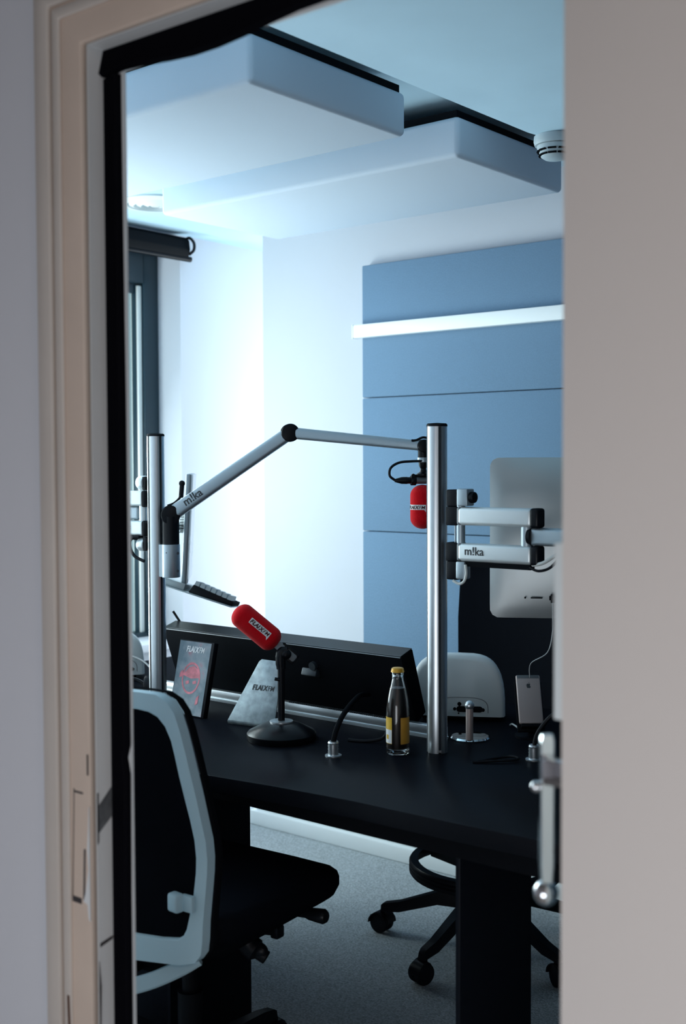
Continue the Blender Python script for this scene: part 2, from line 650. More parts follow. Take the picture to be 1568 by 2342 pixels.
def scar(x0, x1, z0, z1, mtl, y=YD - 0.0146, nm='scratch', tilt=0.0):
    b = B()
    b.prism([(x0, y, z0), (x1, y, z0), (x1 + tilt, y, z1), (x0 + tilt, y, z1)], (0, 0.0008, 0))
    struct(nm, b, mtl, df, flat=True)


scar(-1.4355, -1.4325, 0.930, 0.962, M['scar'])
scar(-1.474, -1.4725, 0.735, 0.905, M['scar'], tilt=0.006)
scar(-1.474, -1.452, 0.728, 0.737, M['scar'])
scar(-1.468, -1.446, 0.899, 0.902, M['scar'])
scar(-1.448, -1.444, 0.735, 0.815, M['scar'], tilt=0.003)
tw = B()
tw.prism([(x, YD - 0.0147, z) for x, z in ((-1.4325, 0.8818), (-1.4330, 0.8720), (-1.4345, 0.8457), (-1.4372, 0.8147), (-1.4346, 0.7849), (-1.4417, 0.7494), (-1.4472, 0.7332), (-1.4378, 0.7303), (-1.4355, 0.7107), (-1.4335, 0.7060), (-1.4312, 0.7060), (-1.4312, 0.8818))], (0, 0.0008, 0))
struct('torn_patch', tw, M['jambwhite'], df, flat=True)
scar(-1.481, -1.476, 0.520, 0.580, M['rust'], y=YD - 0.0206, tilt=-0.002)

# closed leaf of the double door on the right, with the latch on its room side
LX = -0.6385
leaf = struct('door_1', B().span((LX, YD + 0.002, 0.006), (0.168, YD + 0.042, HEAD - 0.016), bev=0.004), M['leaf'])
leaf['label'] = 'plain beige door leaf filling the right of the doorway'
struct('edge_plate', B().span((-0.670, YD + 0.0425, 1.108), (-0.61, YD + 0.058, 1.310), bev=0.002), M['whitetrim'], leaf, label='white plate on the door edge')
hb = V((-0.6905, 1.215, 0))
hbar = B()
hw = V((0.02, 1, 0)).normalized()
hbar.loft([[hb + V((0, 0, z)) + rt * (u * s) + fw * (w * s) for u, w in ((-0.0085, -0.006), (-0.0075, -0.0085), (0.006, -0.0085), (0.008, -0.006), (0.008, 0.008), (0.0, 0.010), (-0.0085, 0.006))]
           for z, s in ((0.905, 0.75), (0.93, 0.95), (1.00, 0.98), (1.06, 1.02), (1.078, 1.0), (1.084, 0.8))])
hdl = struct('handle', hbar, M['chrome'], leaf, label='chrome lever latch')
struct('lever_ball', B().sphere(hb + V((0, 0, 0.897)) - rt * 0.001, 0.0148, (1, 1, 1.05)), M['chrome'], hdl)
struct('lever_knob', B().sphere(hb - rt * 0.0125 + V((0, 0, 1.0225)), 0.0068).cyl(hb - rt * 0.0125 + V((0, 0, 1.0225)), hb + V((0, 0, 1.0225)), 0.0045), M['chrome'], hdl)
struct('lever_mount', B().span((-0.685, YD + 0.0425, 1.03), (-0.60, YD + 0.060, 1.06), bev=0.003), M['chrome'], hdl)

# window
FX0, FX1 = -3.80, -3.732
wf = B()
wf.span((FX0, WY1 - 0.078, WZ0), (FX1, WY1, WZ1), bev=0.004)
wf.span((FX0, WY0, WZ0), (FX1, WY0 + 0.078, WZ1), bev=0.004)
wf.span((FX0, WY0 + 0.078, WZ1 - 0.12), (FX1, WY1 - 0.078, WZ1), bev=0.004)
wf.span((FX0, WY0 + 0.078, WZ0), (FX1, WY1 - 0.078, WZ0 + 0.03), bev=0.004)
win = struct('window_1', wf, M['winframe'])
win['label'] = 'dark framed window in the left wall under the roller blind'
sb = B()
sb.span((FX0 + 0.01, WY1 - 0.100, WZ0 + 0.03), (FX1 - 0.012, WY1 - 0.081, WZ1 - 0.13), bev=0.002)
struct('light_gap_strip', sb, M['lightgap'], win)  # pale strip standing in for the bright light gap beside the sash
struct('sash_frame', B().span((FX0 + 0.02, WY1 - 0.1045, WZ0 + 0.03), (FX1 - 0.022, WY1 - 0.1005, WZ1 - 0.125), bev=0.002).span((FX0 + 0.02, WY0 + 0.08, WZ1 - 0.16), (FX1 - 0.03, WY1 - 0.10, WZ1 - 0.12)), M['winframe'], win)
struct('pane', B().span((-3.772, WY0 + 0.08, WZ0 + 0.03), (-3.766, WY1 - 0.10, WZ1 - 0.12)), M['glassp'], win, flat=True)
struct('window_sill', B().span((-3.735, WY0, WZ0 - 0.02), (-3.56, WY1, WZ0 + 0.012), bev=0.004), M['wall'], win)
wf2 = B()
for lo, hi in (((-3.45, 4.68, 0.25), (-3.39, 4.74, 2.15)), ((-2.71, 4.68, 0.25), (-2.65, 4.74, 2.15)), ((-3.45, 4.68, 2.08), (-2.65, 4.74, 2.15)), ((-3.45, 4.68, 0.25), (-2.65, 4.74, 0.32))):
    wf2.span(lo, hi)
w2 = struct('window_2', wf2, M['winframe'])
struct('pane', B().span((-3.39, 4.70, 0.32), (-2.71, 4.705, 2.08)), M['glassp'], w2, flat=True)

# ================================================================== on walls and ceiling
# ceiling panels
for lab, x0, x1, y0, y1 in (
        ('pale fabric acoustic panel hanging nearest the door under the ceiling', -2.76, -1.685, 1.765, 2.295),
        ('pale fabric acoustic panel hanging farther back near the blue wall', -2.790, -1.690, 2.520, 3.055)):
    t = thing('ceiling_panel', lab, 'acoustic panel', ((x0 + x1) / 2, (y0 + y1) / 2, 2.17), 0, 'acoustic panels under the ceiling')
    obj('absorber', B().span((x0, y0, 2.17), (x1, y1, 2.272), bev=0.014, seg=4), M['panelc'], t)
    obj('gap_shadow_slab', B().span((x0 + 0.012, y0 + 0.012, 2.2715), (x1 - 0.012, y1 - 0.012, 2.290)), M['blackmatte'], t)  # black slab put in for the shadow line above the panel
    obj('hanger', B().cyl((x0 + .2, (y0 + y1) / 2, 2.268), (x0 + .2, (y0 + y1) / 2, CEIL), 0.02).cyl((x1 - .2, (y0 + y1) / 2, 2.268), (x1 - .2, (y0 + y1) / 2, CEIL), 0.02), M['grey'], t)

# roller blind
t = thing('roller_blind', 'black roller blind rolled up above the window', 'blind', (-3.55, 2.4, 2.20))
rbl = B()
prof = [(-3.600, 2.315), (-3.560, 2.315), (-3.535, 2.300), (-3.530, 2.262), (-3.540, 2.232), (-3.600, 2.226)]
rbl.prism([(x, 1.42, z) for x, z in prof], (0, 3.345 - 1.42, 0), bev=0.004)
obj('cassette', rbl, M['blackmatte'], t)
obj('end_bracket', B().tube([(-3.575, 3.350, 2.305), (-3.545, 3.352, 2.312), (-3.520, 3.353, 2.290), (-3.520, 3.353, 2.262), (-3.545, 3.352, 2.246)], 0.006), M['black'], t)
obj('bottom_bar', B().cyl((-3.556, 1.44, 2.229), (-3.556, 3.368, 2.229), 0.011), M['black'], t)

# round ceiling vent
t = thing('ceiling_vent', 'round white slotted air vent in the ceiling beside the window', 'vent', (-3.22, 2.88, CEIL - 0.012))
c0 = (-3.22, 2.88)
obj('flange', B().lathe([(0.10, 0), (0.135, 0), (0.135, -0.006), (0.10, -0.012)], (*c0, CEIL), n=40, ring=True), M['whiteplastic'], t)
for r_ in (0.092, 0.066, 0.040):
    obj('ring', B().lathe([(r_ - 0.016, -0.002), (r_, -0.002), (r_, -0.009), (r_ - 0.016, -0.016)], (*c0, CEIL), n=40, ring=True), M['whiteplastic'], t)
obj('core', B().lathe([(0, -0.016), (0.015, -0.014), (0.018, -0.001), (0, -0.001)], (*c0, CEIL), n=24), M['whiteplastic'], t)

# smoke detector on the end of the beam
t = thing('smoke_detector', 'round white smoke detector on the ceiling beam by the door', 'smoke detector', (-1.477, 2.633, 2.142))
dc = (-1.468, 2.615)
obj('base', B().lathe([(0, 0), (0.052, 0), (0.053, -0.012), (0.050, -0.022), (0, -0.022)], (*dc, 2.1995), n=40), M['detector'], t)
obj('sensing_head', B().lathe([(0.040, -0.023), (0.045, -0.023), (0.044, -0.034), (0.039, -0.037), (0.039, -0.042), (0.036, -0.044), (0.035, -0.049), (0.026, -0.055), (0, -0.056)], (*dc, 2.1995), n=40), M['detector'], t)
vs = B()
for k in range(10):
    a = k / 10 * 2 * math.pi
    for zz, rr in ((-0.0355, 0.0412), (-0.0455, 0.0365)):
        vs.box((dc[0] + rr * math.cos(a), dc[1] + rr * math.sin(a), 2.199 + zz), (0.007, 0.020, 0.0032), Matrix.Rotation(a, 3, 'Z'))
obj('vent_slots', vs, M['blackmatte'], t)

# blue wall panels
zs = [2.102, 1.634, 1.161, 0.690, 0.22]
names = ('blue fabric wall panel at the top, crossed by the white rail',
         'blue fabric wall panel second from the top, behind the white rail end of the boom',
         'blue fabric wall panel third from the top, behind the boom microphone',
         'blue fabric wall panel lowest on the wall behind the desk')
names = ('blue fabric wall panel topmost on the back wall, crossed by the white rail',
         'blue fabric wall panel second from the top on the back wall',
         'blue fabric wall panel third from the top, level with the tilted console',
         'blue fabric wall panel lowest on the back wall, hidden mostly by the desk')
for i in range(4):
    o = obj('wall_panel', B().span((-2.642, YB - 0.032, zs[i + 1] + 0.0012), (0.40, YB - 0.0005, zs[i] - 0.0012), bev=0.004), M['blue'])
    tag(o, names[i], 'wall panel', 'blue acoustic panels on the back wall')
t = thing('wall_rail', 'white horizontal rail across the topmost blue wall panel', 'rail', (-1.2, YB - 0.05, 1.85))
obj('rail_bar', B().span((-2.662, YB - 0.062, 1.845), (0.40, YB - 0.032, 1.891), bev=0.003), M['whitetrim'], t)
obj('end_cap', B().span((-2.6645, YB - 0.063, 1.844), (-2.6585, YB - 0.031, 1.892), bev=0.001), M['whitetrim'], t)

# ================================================================== desk
DT = 0.74
t = thing('desk', 'long black studio desk with panel legs', 'desk', (-1.9, 2.3, 0))
poly = [(-0.80, 1.815), (-1.043, 1.811), (-1.211, 1.803), (-1.459, 1.797), (-1.65, 1.780), (-1.811, 1.757), (-2.1, 1.71), (-2.4, 1.68), (-3.05, 1.66), (-3.05, 2.80), (-0.80, 2.80)]
obj('worktop', B().prism([(x, y, DT - 0.036) for x, y in poly], (0, 0, 0.036), bev=0.0025), [M['desk']], t)
obj('under_frame', B().span((-2.95, 1.83, DT - 0.075), (-0.85, 1.86, DT - 0.036)).span((-2.95, 2.68, DT - 0.075), (-0.85, 2.71, DT - 0.036)), M['blackmatte'], t)
obj('leg_panel', B().span((-1.254, 1.86, 0), (-1.243, 2.125, DT - 0.036), bev=0.002), M['deskedge'], t)
obj('leg_panel', B().span((-2.081, 1.875, 0), (-2.07, 2.150, DT - 0.036), bev=0.002), M['deskedge'], t)
obj('pedestal', B().span((-2.66, 1.90, 0.004), (-2.083, 2.145, DT - 0.040), bev=0.003), M['deskedge'], t)
obj('light_block', B().span((-2.99, 1.72, 0), (-2.955, 2.50, DT - 0.036), bev=0.002), M['deskedge'], t)  # unseen, added to block window light from the floor under the desk
# aluminium rail under the console
t = thing('equipment_rail', 'silver metal rail along the desktop under the black console', 'rail', (-2.05, 2.335, DT))
obj('rail_profile', B().span((-2.62, 2.325, DT), (-1.605, 2.352, DT + 0.006)).span((-2.62, 2.330, DT + 0.006), (-1.605, 2.350, DT + 0.030), bev=0.002), M['alu'], t)
sl = B()
for i in range(60):
    sl.span((-2.10 + i * 0.0065, 2.3285, DT + 0.0295), (-2.10 + i * 0.0065 + 0.0032, 2.338, DT + 0.0325))
obj('serrated_strip', sl, M['groove'], t)

# tilted console seen from behind
t = thing('radio_console', 'long black tilted console panel standing across the desk, seen from behind', 'console', (-2.1, 2.37, DT))
XL, XR = -2.545, -1.70
sec = [(2.289, 0.934), (2.337, 0.949), (2.393, 0.785), (2.353, 0.762)]
obj('housing', B().prism([(XL, y, z) for y, z in sec], (XR - XL, 0, 0), bev=0.0025), M['blackmatte'], t)
obj('top_cover', B().prism([(XL + 0.002, y, z) for y, z in ((2.2895, 0.9345), (2.2890, 0.9360), (2.3365, 0.9510), (2.3372, 0.9495))], (XR - XL - 0.004, 0, 0)), M['satinblack'], t)
obj('edge_strip', B().prism([(XL + 0.002, 2.2895 - 0.0015, 0.9325), (XL + 0.002, 2.2895 + 0.002, 0.937), (XL + 0.002, 2.2895 + 0.004, 0.9355)], (XR - XL - 0.004, 0, 0)), M['grey'], t)
obj('support_rod', B().cyl((-2.530, 2.345, 0.944), (-2.549, 2.333, 0.978), 0.0035), M['black'], t)
for x in (-2.42, -2.10, -1.80):
    obj('foot', B().prism([(x, 2.36, DT), (x, 2.46, DT), (x, 2.39, 0.80), (x, 2.36, 0.785)], (0.03, 0, 0)), M['black'], t)
obj('back_bracket', B().box((-2.005, 2.312, 0.862), (0.05, 0.022, 0.02), Matrix.Rotation(R(-18), 3, 'X'), bev=0.003).cyl((-1.99, 2.315, 0.885), (-1.99, 2.297, 0.881), 0.011), M['groove'], t)


# ================================================================== poles
def pole(x, y, ztop, slot_dir, label):
    t = thing('desk_pole', label, 'pole', (x, y, DT), 0, 'aluminium poles on the desk')
    r = 0.0232
    a0 = math.atan2(slot_dir[1], slot_dir[0])
    pr = []
    for q in range(4):
        a = a0 + q * math.pi / 2
        h = math.asin(0.0036 / r)
        d = 0.009
        c, s = math.cos(a), math.sin(a)
        for u, w in ((r * math.cos(h), -0.0036), (r - d, -0.0036), (r - d, 0.0036), (r * math.cos(h), 0.0036)):
            pr.append((u * c - w * s, u * s + w * c))
        for k in range(1, 12):
            b_ = a + h + (math.pi / 2 - 2 * h) * k / 12
            pr.append((r * math.cos(b_), r * math.sin(b_)))
    obj('post', B().prism([(x + u, y + w, DT) for u, w in pr], (0, 0, ztop - 0.006 - DT)), M['alu'], t, angle=25)
    gs = B()
    for q in range(4):
        a = a0 + q * math.pi / 2
        gs.box((x + math.cos(a) * 0.0165, y + math.sin(a) * 0.0165, (DT + ztop) / 2), (0.006, 0.0068, ztop - DT - 0.014), Matrix.Rotation(a, 3, 'Z'))
    obj('groove_insert', gs, M['groove'], t)
    obj('end_cap', B().lathe([(0, 0), (0.0238, 0), (0.0238, 0.004), (0.021, 0.007), (0, 0.0085)], (x, y, ztop - 0.006)), M['black'], t)
    return t


PR, PL = (-1.553, 2.230), (-2.4165, 2.155)
pole(PR[0], PR[1], 1.490, (0.773, -0.60), 'tall aluminium pole nearest the half open door, holding two pale bars')
pole(PL[0], PL[1], 1.482, (0.989, -0.146), 'tall aluminium pole at the left near the window, holding the boom arm')

# ================================================================== boom arm on the left pole
E1, E2, E3 = V((-2.3635, 2.158, 1.2665)), V((-2.076, 2.314, 1.4815)), V((-1.748, 2.450, 1.4445))
t = thing('microphone_boom', 'grey jointed microphone boom reaching between the two poles', 'microphone boom', (-2.3635, 2.158, 1.10))
vd = V((-0.742, 0.670, 0)).normalized()     # away from the door
cdir = -vd
obj('riser', B().cyl((E1.x, E1.y, 1.188), (E1.x, E1.y, 1.262), 0.0225, n=32), M['black'], t)
cl = B()
cl.cyl((E1.x, E1.y, 1.100), (E1.x, E1.y, 1.1885), 0.0240, n=32, bev=0.0015)
rgt = V((0.670, 0.742, 0))
pl0, el0 = V((PL[0], PL[1], 1.101)), V((E1.x, E1.y, 1.101))
cl.prism([pl0 + rgt * 0.006 + cdir * 0.0245, el0 + cdir * 0.0225, el0 - cdir * 0.0225, pl0 + rgt * 0.020 - cdir * 0.022], (0, 0, 0.086))
clo = obj('clamp', cl, M['aluarm'], t)
rgt = V((0.670, 0.742, 0))
for dx, z in ((0.017, 1.165), (0.016, 1.118)):
    p = V((E1.x, E1.y, z)) + rgt * dx + cdir * 0.0155
    obj('screw', B().cyl(p, p + cdir * 0.003 + rgt * 0.002, 0.0035, n=12), M['grey'], clo)
p = V((E1.x, E1.y, 1.167)) - rgt * 0.012 + cdir * 0.020
obj('screw', B().cyl(p, p + cdir * 0.0012, 0.0018, n=10), M['grey'], clo)


def joint(name, c, r, w, extra=None):
    c = V(c)
    b = B().cyl(c - cdir * w, c + cdir * w, r, n=36, bev=0.003)
    if extra:
        extra(b)
    return obj(name, b, M['black'], t)


joint('elbow', E1, 0.0255, 0.020)


def arm(name, a, b_, h0, h1, dep):
    a, b_ = V(a), V(b_)
    d = (b_ - a).normalized()
    u = (Z3 - d * Z3.dot(d)).normalized()
    w = d.cross(u)
    def ring(p, h):
        pts = []
        for k in range(20):
            an = 2 * math.pi * k / 20
            cx, sx = math.cos(an), math.sin(an)
            e = 0.62
            pts.append(p + u * h * math.copysign(abs(cx) ** e, cx) + w * dep * math.copysign(abs(sx) ** e, sx))
        return pts
    return obj(name, B().loft([ring(a, h0), ring(b_, h1)]), M['aluarm'], t), d, u, w


d1 = (E2 - E1).normalized()
a1, d1, u1, w1 = arm('lower_arm', E1 + d1 * 0.012, E2 - d1 * 0.012, 0.0195, 0.0172, 0.014)
if w1.dot(cdir) < 0:
    w1 = -w1
tx = B()
add_text(tx, 'm!ka', 0.030, basis(E1 + d1 * 0.052 + w1 * 0.0143 - u1 * 0.006, d1, u1), offset=0.0004)
obj('maker_mark', tx, M['ink'], a1)
joint('middle_joint', E2, 0.0235, 0.019)
d2 = (E3 - E2).normalized()
a2, d2, u2, w2 = arm('upper_arm', E2 + d2 * 0.012, E3 - d2 * 0.006, 0.0150, 0.0128, 0.012)
joint('end_joint', E3, 0.0165, 0.017)
obj('end_socket', B().cyl(E3 - Z3 * 0.005, E3 - Z3 * 0.030, 0.0135), M['black'], t)
obj('end_collar', B().cyl(E3 - Z3 * 0.029, E3 - Z3 * 0.041, 0.0148, bev=0.001), M['aluarm'], t)
lead = B()
lead.tube([E1 + Z3 * 0.024 - rgt * 0.008, E1 + Z3 * 0.030 + rgt * 0.008, E1 + Z3 * 0.042 + rgt * 0.022, E1 + Z3 * 0.055 + rgt * 0.030 + vd * 0.02], 0.0035)
lead.cyl(E1 + V((0, 0, 0.045)) + rgt * 0.028 + vd * 0.02, E1 + V((0, 0, 0.078)) + rgt * 0.031 + vd * 0.02, 0.0062)
lead.sphere(E1 + V((0, 0, 0.083)) + rgt * 0.031 + vd * 0.02, 0.0082)
obj('cable', lead, M['black'], t)
obj('cable_loop', B().tube([E3 + Z3 * 0.014 - rgt * 0.030, E3 + Z3 * 0.0145 - rgt * 0.018, E3 + Z3 * 0.0215, E3 + Z3 * 0.015 + rgt * 0.018, E3 - Z3 * 0.005 + rgt * 0.024], 0.003), M['black'], t)


def capsule_wrap(axis0, axis_dir, front, r, along, shift=0.0):
    """maps flat lettering (x along the line, y up) onto a capsule; along: the line runs along the axis, else around it"""
    a = V(axis_dir).normalized()
    f = V(front)
    f = (f - a * f.dot(a)).normalized()
    s = a.cross(f)

    def w(co):
        x, y, z = co
        if along:
            an = -y / r
            p = V(axis0) + a * x
        else:
            an = x / r
            p = V(axis0) + a * y
        an += shift
        return p + (f * math.cos(an) + s * math.sin(an)) * (r + z)
    return w


def badge(parent, wrap, wd, ht, txt_size):
    b = B()
    nx, ny = 24, 6
    bm = b.bm
    g = [[bm.verts.new(V((-wd / 2 + wd * i / nx, -ht / 2 + ht * j / ny, 0.0003))) for j in range(ny + 1)] for i in range(nx + 1)]
    for i in range(nx):
        for j in range(ny):
            bm.faces.new((g[i][j], g[i + 1][j], g[i + 1][j + 1], g[i][j + 1]))
    tl = [bm.verts.new(V(p)) for p in ((wd / 2 - ht * 0.35, -ht / 2, 0.0003), (wd / 2, -ht / 2, 0.0003), (wd / 2 - ht * 0.02, -ht * 0.95, 0.0003))]
    bm.faces.new(tl)
    for v in bm.verts:
        v.co = wrap(v.co)
    o = obj('badge', b, M['white'], parent)
    obj('lettering', logo_b(txt_size, lambda c, w: wrap(V((c.x * wd * 0.93 / w, c.y, c.z + 0.0007)))), M['darkred'], o)


# microphone hanging on the boom
t = thing('boom_microphone', 'red foam covered microphone hanging from the end of the boom', 'microphone', (-1.747, 2.445, 1.22))
mc = V((-1.747, 2.447, 1.358))
yk = B()
yk.lathe([(0.0125, 0), (0.0105, -0.010), (0.0075, -0.016), (0.0095, -0.024), (0.017, -0.029), (0.017, -0.033), (0, -0.033)], E3 - Z3 * 0.041, n=24)
yk.box(E3 - Z3 * 0.0745 - rgt * 0.004, (0.046, 0.012, 0.006), Matrix((rgt, vd, Z3)).transposed(), bev=0.002)
yk.box(E3 - Z3 * 0.080 - rgt * 0.026, (0.008, 0.014, 0.020), Matrix((rgt, vd, Z3)).transposed(), bev=0.003)
yk.cyl(mc - rgt * 0.027 + Z3 * 0.012 + cdir * 0.004, mc - rgt * 0.027 + Z3 * 0.012 + cdir * 0.012, 0.005)
obj('yoke', yk, M['satinblack'], t)
bd = B()
bd.cyl(mc - rgt * 0.018, mc + rgt * 0.040, 0.0090)
obj('body', bd, M['grey'], t)
obj('collar', B().cyl(mc - rgt * 0.032, mc - rgt * 0.018, 0.0125, bev=0.002), M['black'], t)
obj('plug', B().cyl(mc - rgt * 0.042, mc - rgt * 0.031, 0.0085).lathe([(0.0092, 0), (0.0088, 0.014), (0.0055, 0.026), (0.0035, 0.032)], mc - rgt * 0.041, -rgt), [M['satinblack']], t)
obj('cable', B().tube([mc - rgt * 0.070, mc - rgt * 0.085 + Z3 * 0.012, mc - rgt * 0.082 + Z3 * 0.032, mc - rgt * 0.060 + Z3 * 0.045, mc - rgt * 0.028 + Z3 * 0.048, mc - rgt * 0.004 + Z3 * 0.049 + cdir * 0.008, mc + rgt * 0.02 + Z3 * 0.053 + cdir * 0.006], 0.0032), M['black'], t)
c0 = V((-1.7475, 2.446, 1.263))
c1 = V((-1.7475, 2.446, 1.320))
ws = obj('windscreen', B().capsule(c0, c1, 0.031, flat=0.88), M['red'], t)
w_ = capsule_wrap(V((-1.7475, 2.446, 1.291)), Z3, cdir - rgt * 1.10, 0.0310, False)
badge(ws, w_, 0.055, 0.0125, 0.0118)

# ================================================================== monitor arm on the right pole
t = thing('monitor_arm', 'pale double bar monitor arm on the pole nearest the door', 'monitor arm', (-1.5, 2.22, 1.20))


def bar(name, z, x0, x1, y, h, dep, m_, parent, bev=0.008):
    return obj(name, B().box(((x0 + x1) / 2, y, z), (x1 - x0, dep, h), None, bev=bev, seg=4), m_, parent)


obj('pole_clamp', B().span((-1.513, 2.205, 1.262), (-1.479, 2.240, 1.3042), bev=0.003).span((-1.513, 2.208, 1.304), (-1.481, 2.236, 1.342), bev=0.003), M['black'], t)
obj('pole_clamp', B().span((-1.513, 2.205, 1.1818), (-1.479, 2.240, 1.224), bev=0.003).span((-1.513, 2.208, 1.140), (-1.483, 2.236, 1.182), bev=0.003), M['black'], t)
bar('upper_bar', 1.2835, -1.479, -1.291, 2.215, 0.0405, 0.030, M['alubar'], t)
lbar = bar('lower_bar', 1.2035, -1.479, -1.291, 2.215, 0.0400, 0.030, M['alubar'], t)
obj('maker_mark', text_b('m!ka', 0.026, basis((-1.459, 2.1996, 1.1985), (1, 0, 0), Z3), offset=0.0002), M['ink'], lbar)
for z in (1.2835, 1.2035):
    obj('end_cap', B().box((-1.284, 2.215, z), (0.022, 0.032, 0.042), None, bev=0.006, seg=3), M['black'], t)
    obj('hub_ring', B().span((-1.481, 2.201, z - 0.0195), (-1.467, 2.229, z + 0.0195), bev=0.004), M['grey'], t)
obj('pivot_post', B().cyl((-1.478, 2.215, 1.222), (-1.478, 2.215, 1.264), 0.0095).cyl((-1.493, 2.215, 1.222), (-1.493, 2.215, 1.264), 0.002), M['aluarm'], t)
obj('top_hub', B().box((-1.466, 2.215, 1.3250), (0.028, 0.030, 0.038), None, bev=0.003).cyl((-1.478, 2.215, 1.302), (-1.478, 2.215, 1.308), 0.009), M['aluarm'], t)
obj('knob', B().cyl((-1.453, 2.215, 1.325), (-1.440, 2.215, 1.325), 0.0125, bev=0.003), M['black'], t)
obj('lower_hub', B().box((-1.472, 2.215, 1.163), (0.024, 0.026, 0.040), None, bev=0.004), M['aluarm'], t)
obj('cable_hook', B().tube([(-1.459, 2.205, 1.176), (-1.456, 2.203, 1.155), (-1.462, 2.203, 1.139), (-1.475, 2.204, 1.133), (-1.492, 2.205, 1.139)], 0.0032), M['cablewhite'], t)
obj('under_channel', B().span((-1.47, 2.207, 1.172), (-1.296, 2.225, 1.184)), M['blackmatte'], t)
obj('second_bar', B().box((-1.175, 2.222, 1.2435), (0.25, 0.030, 0.038), None, bev=0.008, seg=4), M['aluarm'], t)
obj('elbow_post', B().cyl((-1.310, 2.217, 1.221), (-1.310, 2.217, 1.266), 0.013, n=28), M['aluarm'], t)
obj('elbow_ring', B().cyl((-1.304, 2.2175, 1.2435), (-1.296, 2.2175, 1.2435), 0.0185, n=28), M['black'], t)
obj('tilt_bracket', B().tube([(-1.06, 2.225, 1.2435), (-1.05, 2.32, 1.2435), (-1.12, 2.42, 1.2435), (-1.24, 2.515, 1.24)], 0.016, n=12), M['aluarm'], t)
obj('cable', B().tube([(-1.30, 2.21, 1.178), (-1.275, 2.205, 1.172), (-1.25, 2.21, 1.180), (-1.228, 2.215, 1.205), (-1.20, 2.22, 1.235)], 0.003), M['black'], t)
obj('cable', B().tube([(-1.29, 2.206, 1.184), (-1.262, 2.203, 1.190), (-1.235, 2.21, 1.208), (-1.205, 2.215, 1.225)], 0.004), M['cablewhite'], t, label='pale cable')

# all in one computer, back to the door
t = thing('desktop_computer', 'silver all in one computer seen from behind on the right monitor arm', 'computer', (-1.36, 2.60, 1.02))
mx = V((0.86, 0.51, 0)).normalized()
mn = V((0.51, -0.86, 0))
c0 = V((-1.5605, 2.4655, 1.025))
Wd, Ht = 0.50, 0.389
nx, ny = 28, 22


def rr_pt(i, j):
    u, v = i / nx * 2 - 1, j / ny * 2 - 1
    # pull the corners in to a rounded rectangle
    x, y = u * Wd / 2, v * Ht / 2
    rc = 0.022
    ax, ay = abs(x), abs(y)
    hx, hy = Wd / 2 - rc, Ht / 2 - rc
    if ax > hx and ay > hy:
        qx, qy = (ax - hx) / rc, (ay - hy) / rc
        mxx = max(qx, qy)
        ln = math.hypot(qx, qy)
        k = mxx / ln if ln else 1
        ax, ay = hx + qx * k * rc, hy + qy * k * rc
    x, y = math.copysign(ax, x), math.copysign(ay, y)
    bulge = 0.006 + 0.034 * (1 - abs(u) ** 2.2) ** 0.8 * (1 - abs(v) ** 3) ** 0.8 if abs(u) < 1 and abs(v) < 1 else 0.004
    return c0 + mx * (x + Wd / 2) + Z3 * (y + Ht / 2), bulge


cb = B()
bm = cb.bm
g = []
h = []
for i in range(nx + 1):
    g.append([])
    h.append([])
    for j in range(ny + 1):
        p, bu = rr_pt(i, j)
        g[-1].append(bm.verts.new(p + mn * bu))
        h[-1].append(bm.verts.new(p - mn * 0.004))
for i in range(nx):
    for j in range(ny):
        bm.faces.new((g[i][j], g[i + 1][j], g[i + 1][j + 1], g[i][j + 1]))
        bm.faces.new((h[i][j], h[i][j + 1], h[i + 1][j + 1], h[i + 1][j]))
for i in range(nx):
    for j in (0, ny):
        bm.faces.new((g[i][j], g[i + 1][j], h[i + 1][j], h[i][j]))
for j in range(ny):
    for i in (0, nx):
        bm.faces.new((g[i][j], g[i][j + 1], h[i][j + 1], h[i][j]))
obj('housing', cb, M['imac'], t, angle=50)
pb = B()
P0 = c0 + Z3 * 0.052 + mn * 0.0315
rc_ = Matrix((mx, mn, Z3)).transposed()
pb.cyl(P0 + mx * 0.085 - mn * 0.004, P0 + mx * 0.085 + mn * 0.0005, 0.0022, n=12)
pb.box(P0 + mx * 0.112 + mn * 0.001, (0.028, 0.004, 0.0025), rc_)
for k in range(3):
    pb.box(P0 + mx * (0.146 + 0.018 * k) + mn * 0.002, (0.008, 0.004, 0.010), rc_)
obj('ports', pb, M['blackmatte'], t)
t2 = thing('usb_cable', 'black cable plugged into the back of the silver computer, hanging down', 'cable', (-1.42, 2.53, 0.90))
pq = P0 + mx * 0.150 + mn * 0.010
obj('plug', B().box(pq + Z3 * 0.0, (0.010, 0.016, 0.020), rc_, bev=0.002), M['black'], t2)
obj('lead', B().tube([pq + mn * 0.006 - Z3 * 0.008, pq + mn * 0.008 - Z3 * 0.04, pq + mn * 0.004 - Z3 * 0.08, pq - Z3 * 0.13 - mx * 0.012, V((-1.470, 2.508, 0.915)), V((-1.4735, 2.508, 0.880))], 0.0016), M['grey'], t2)

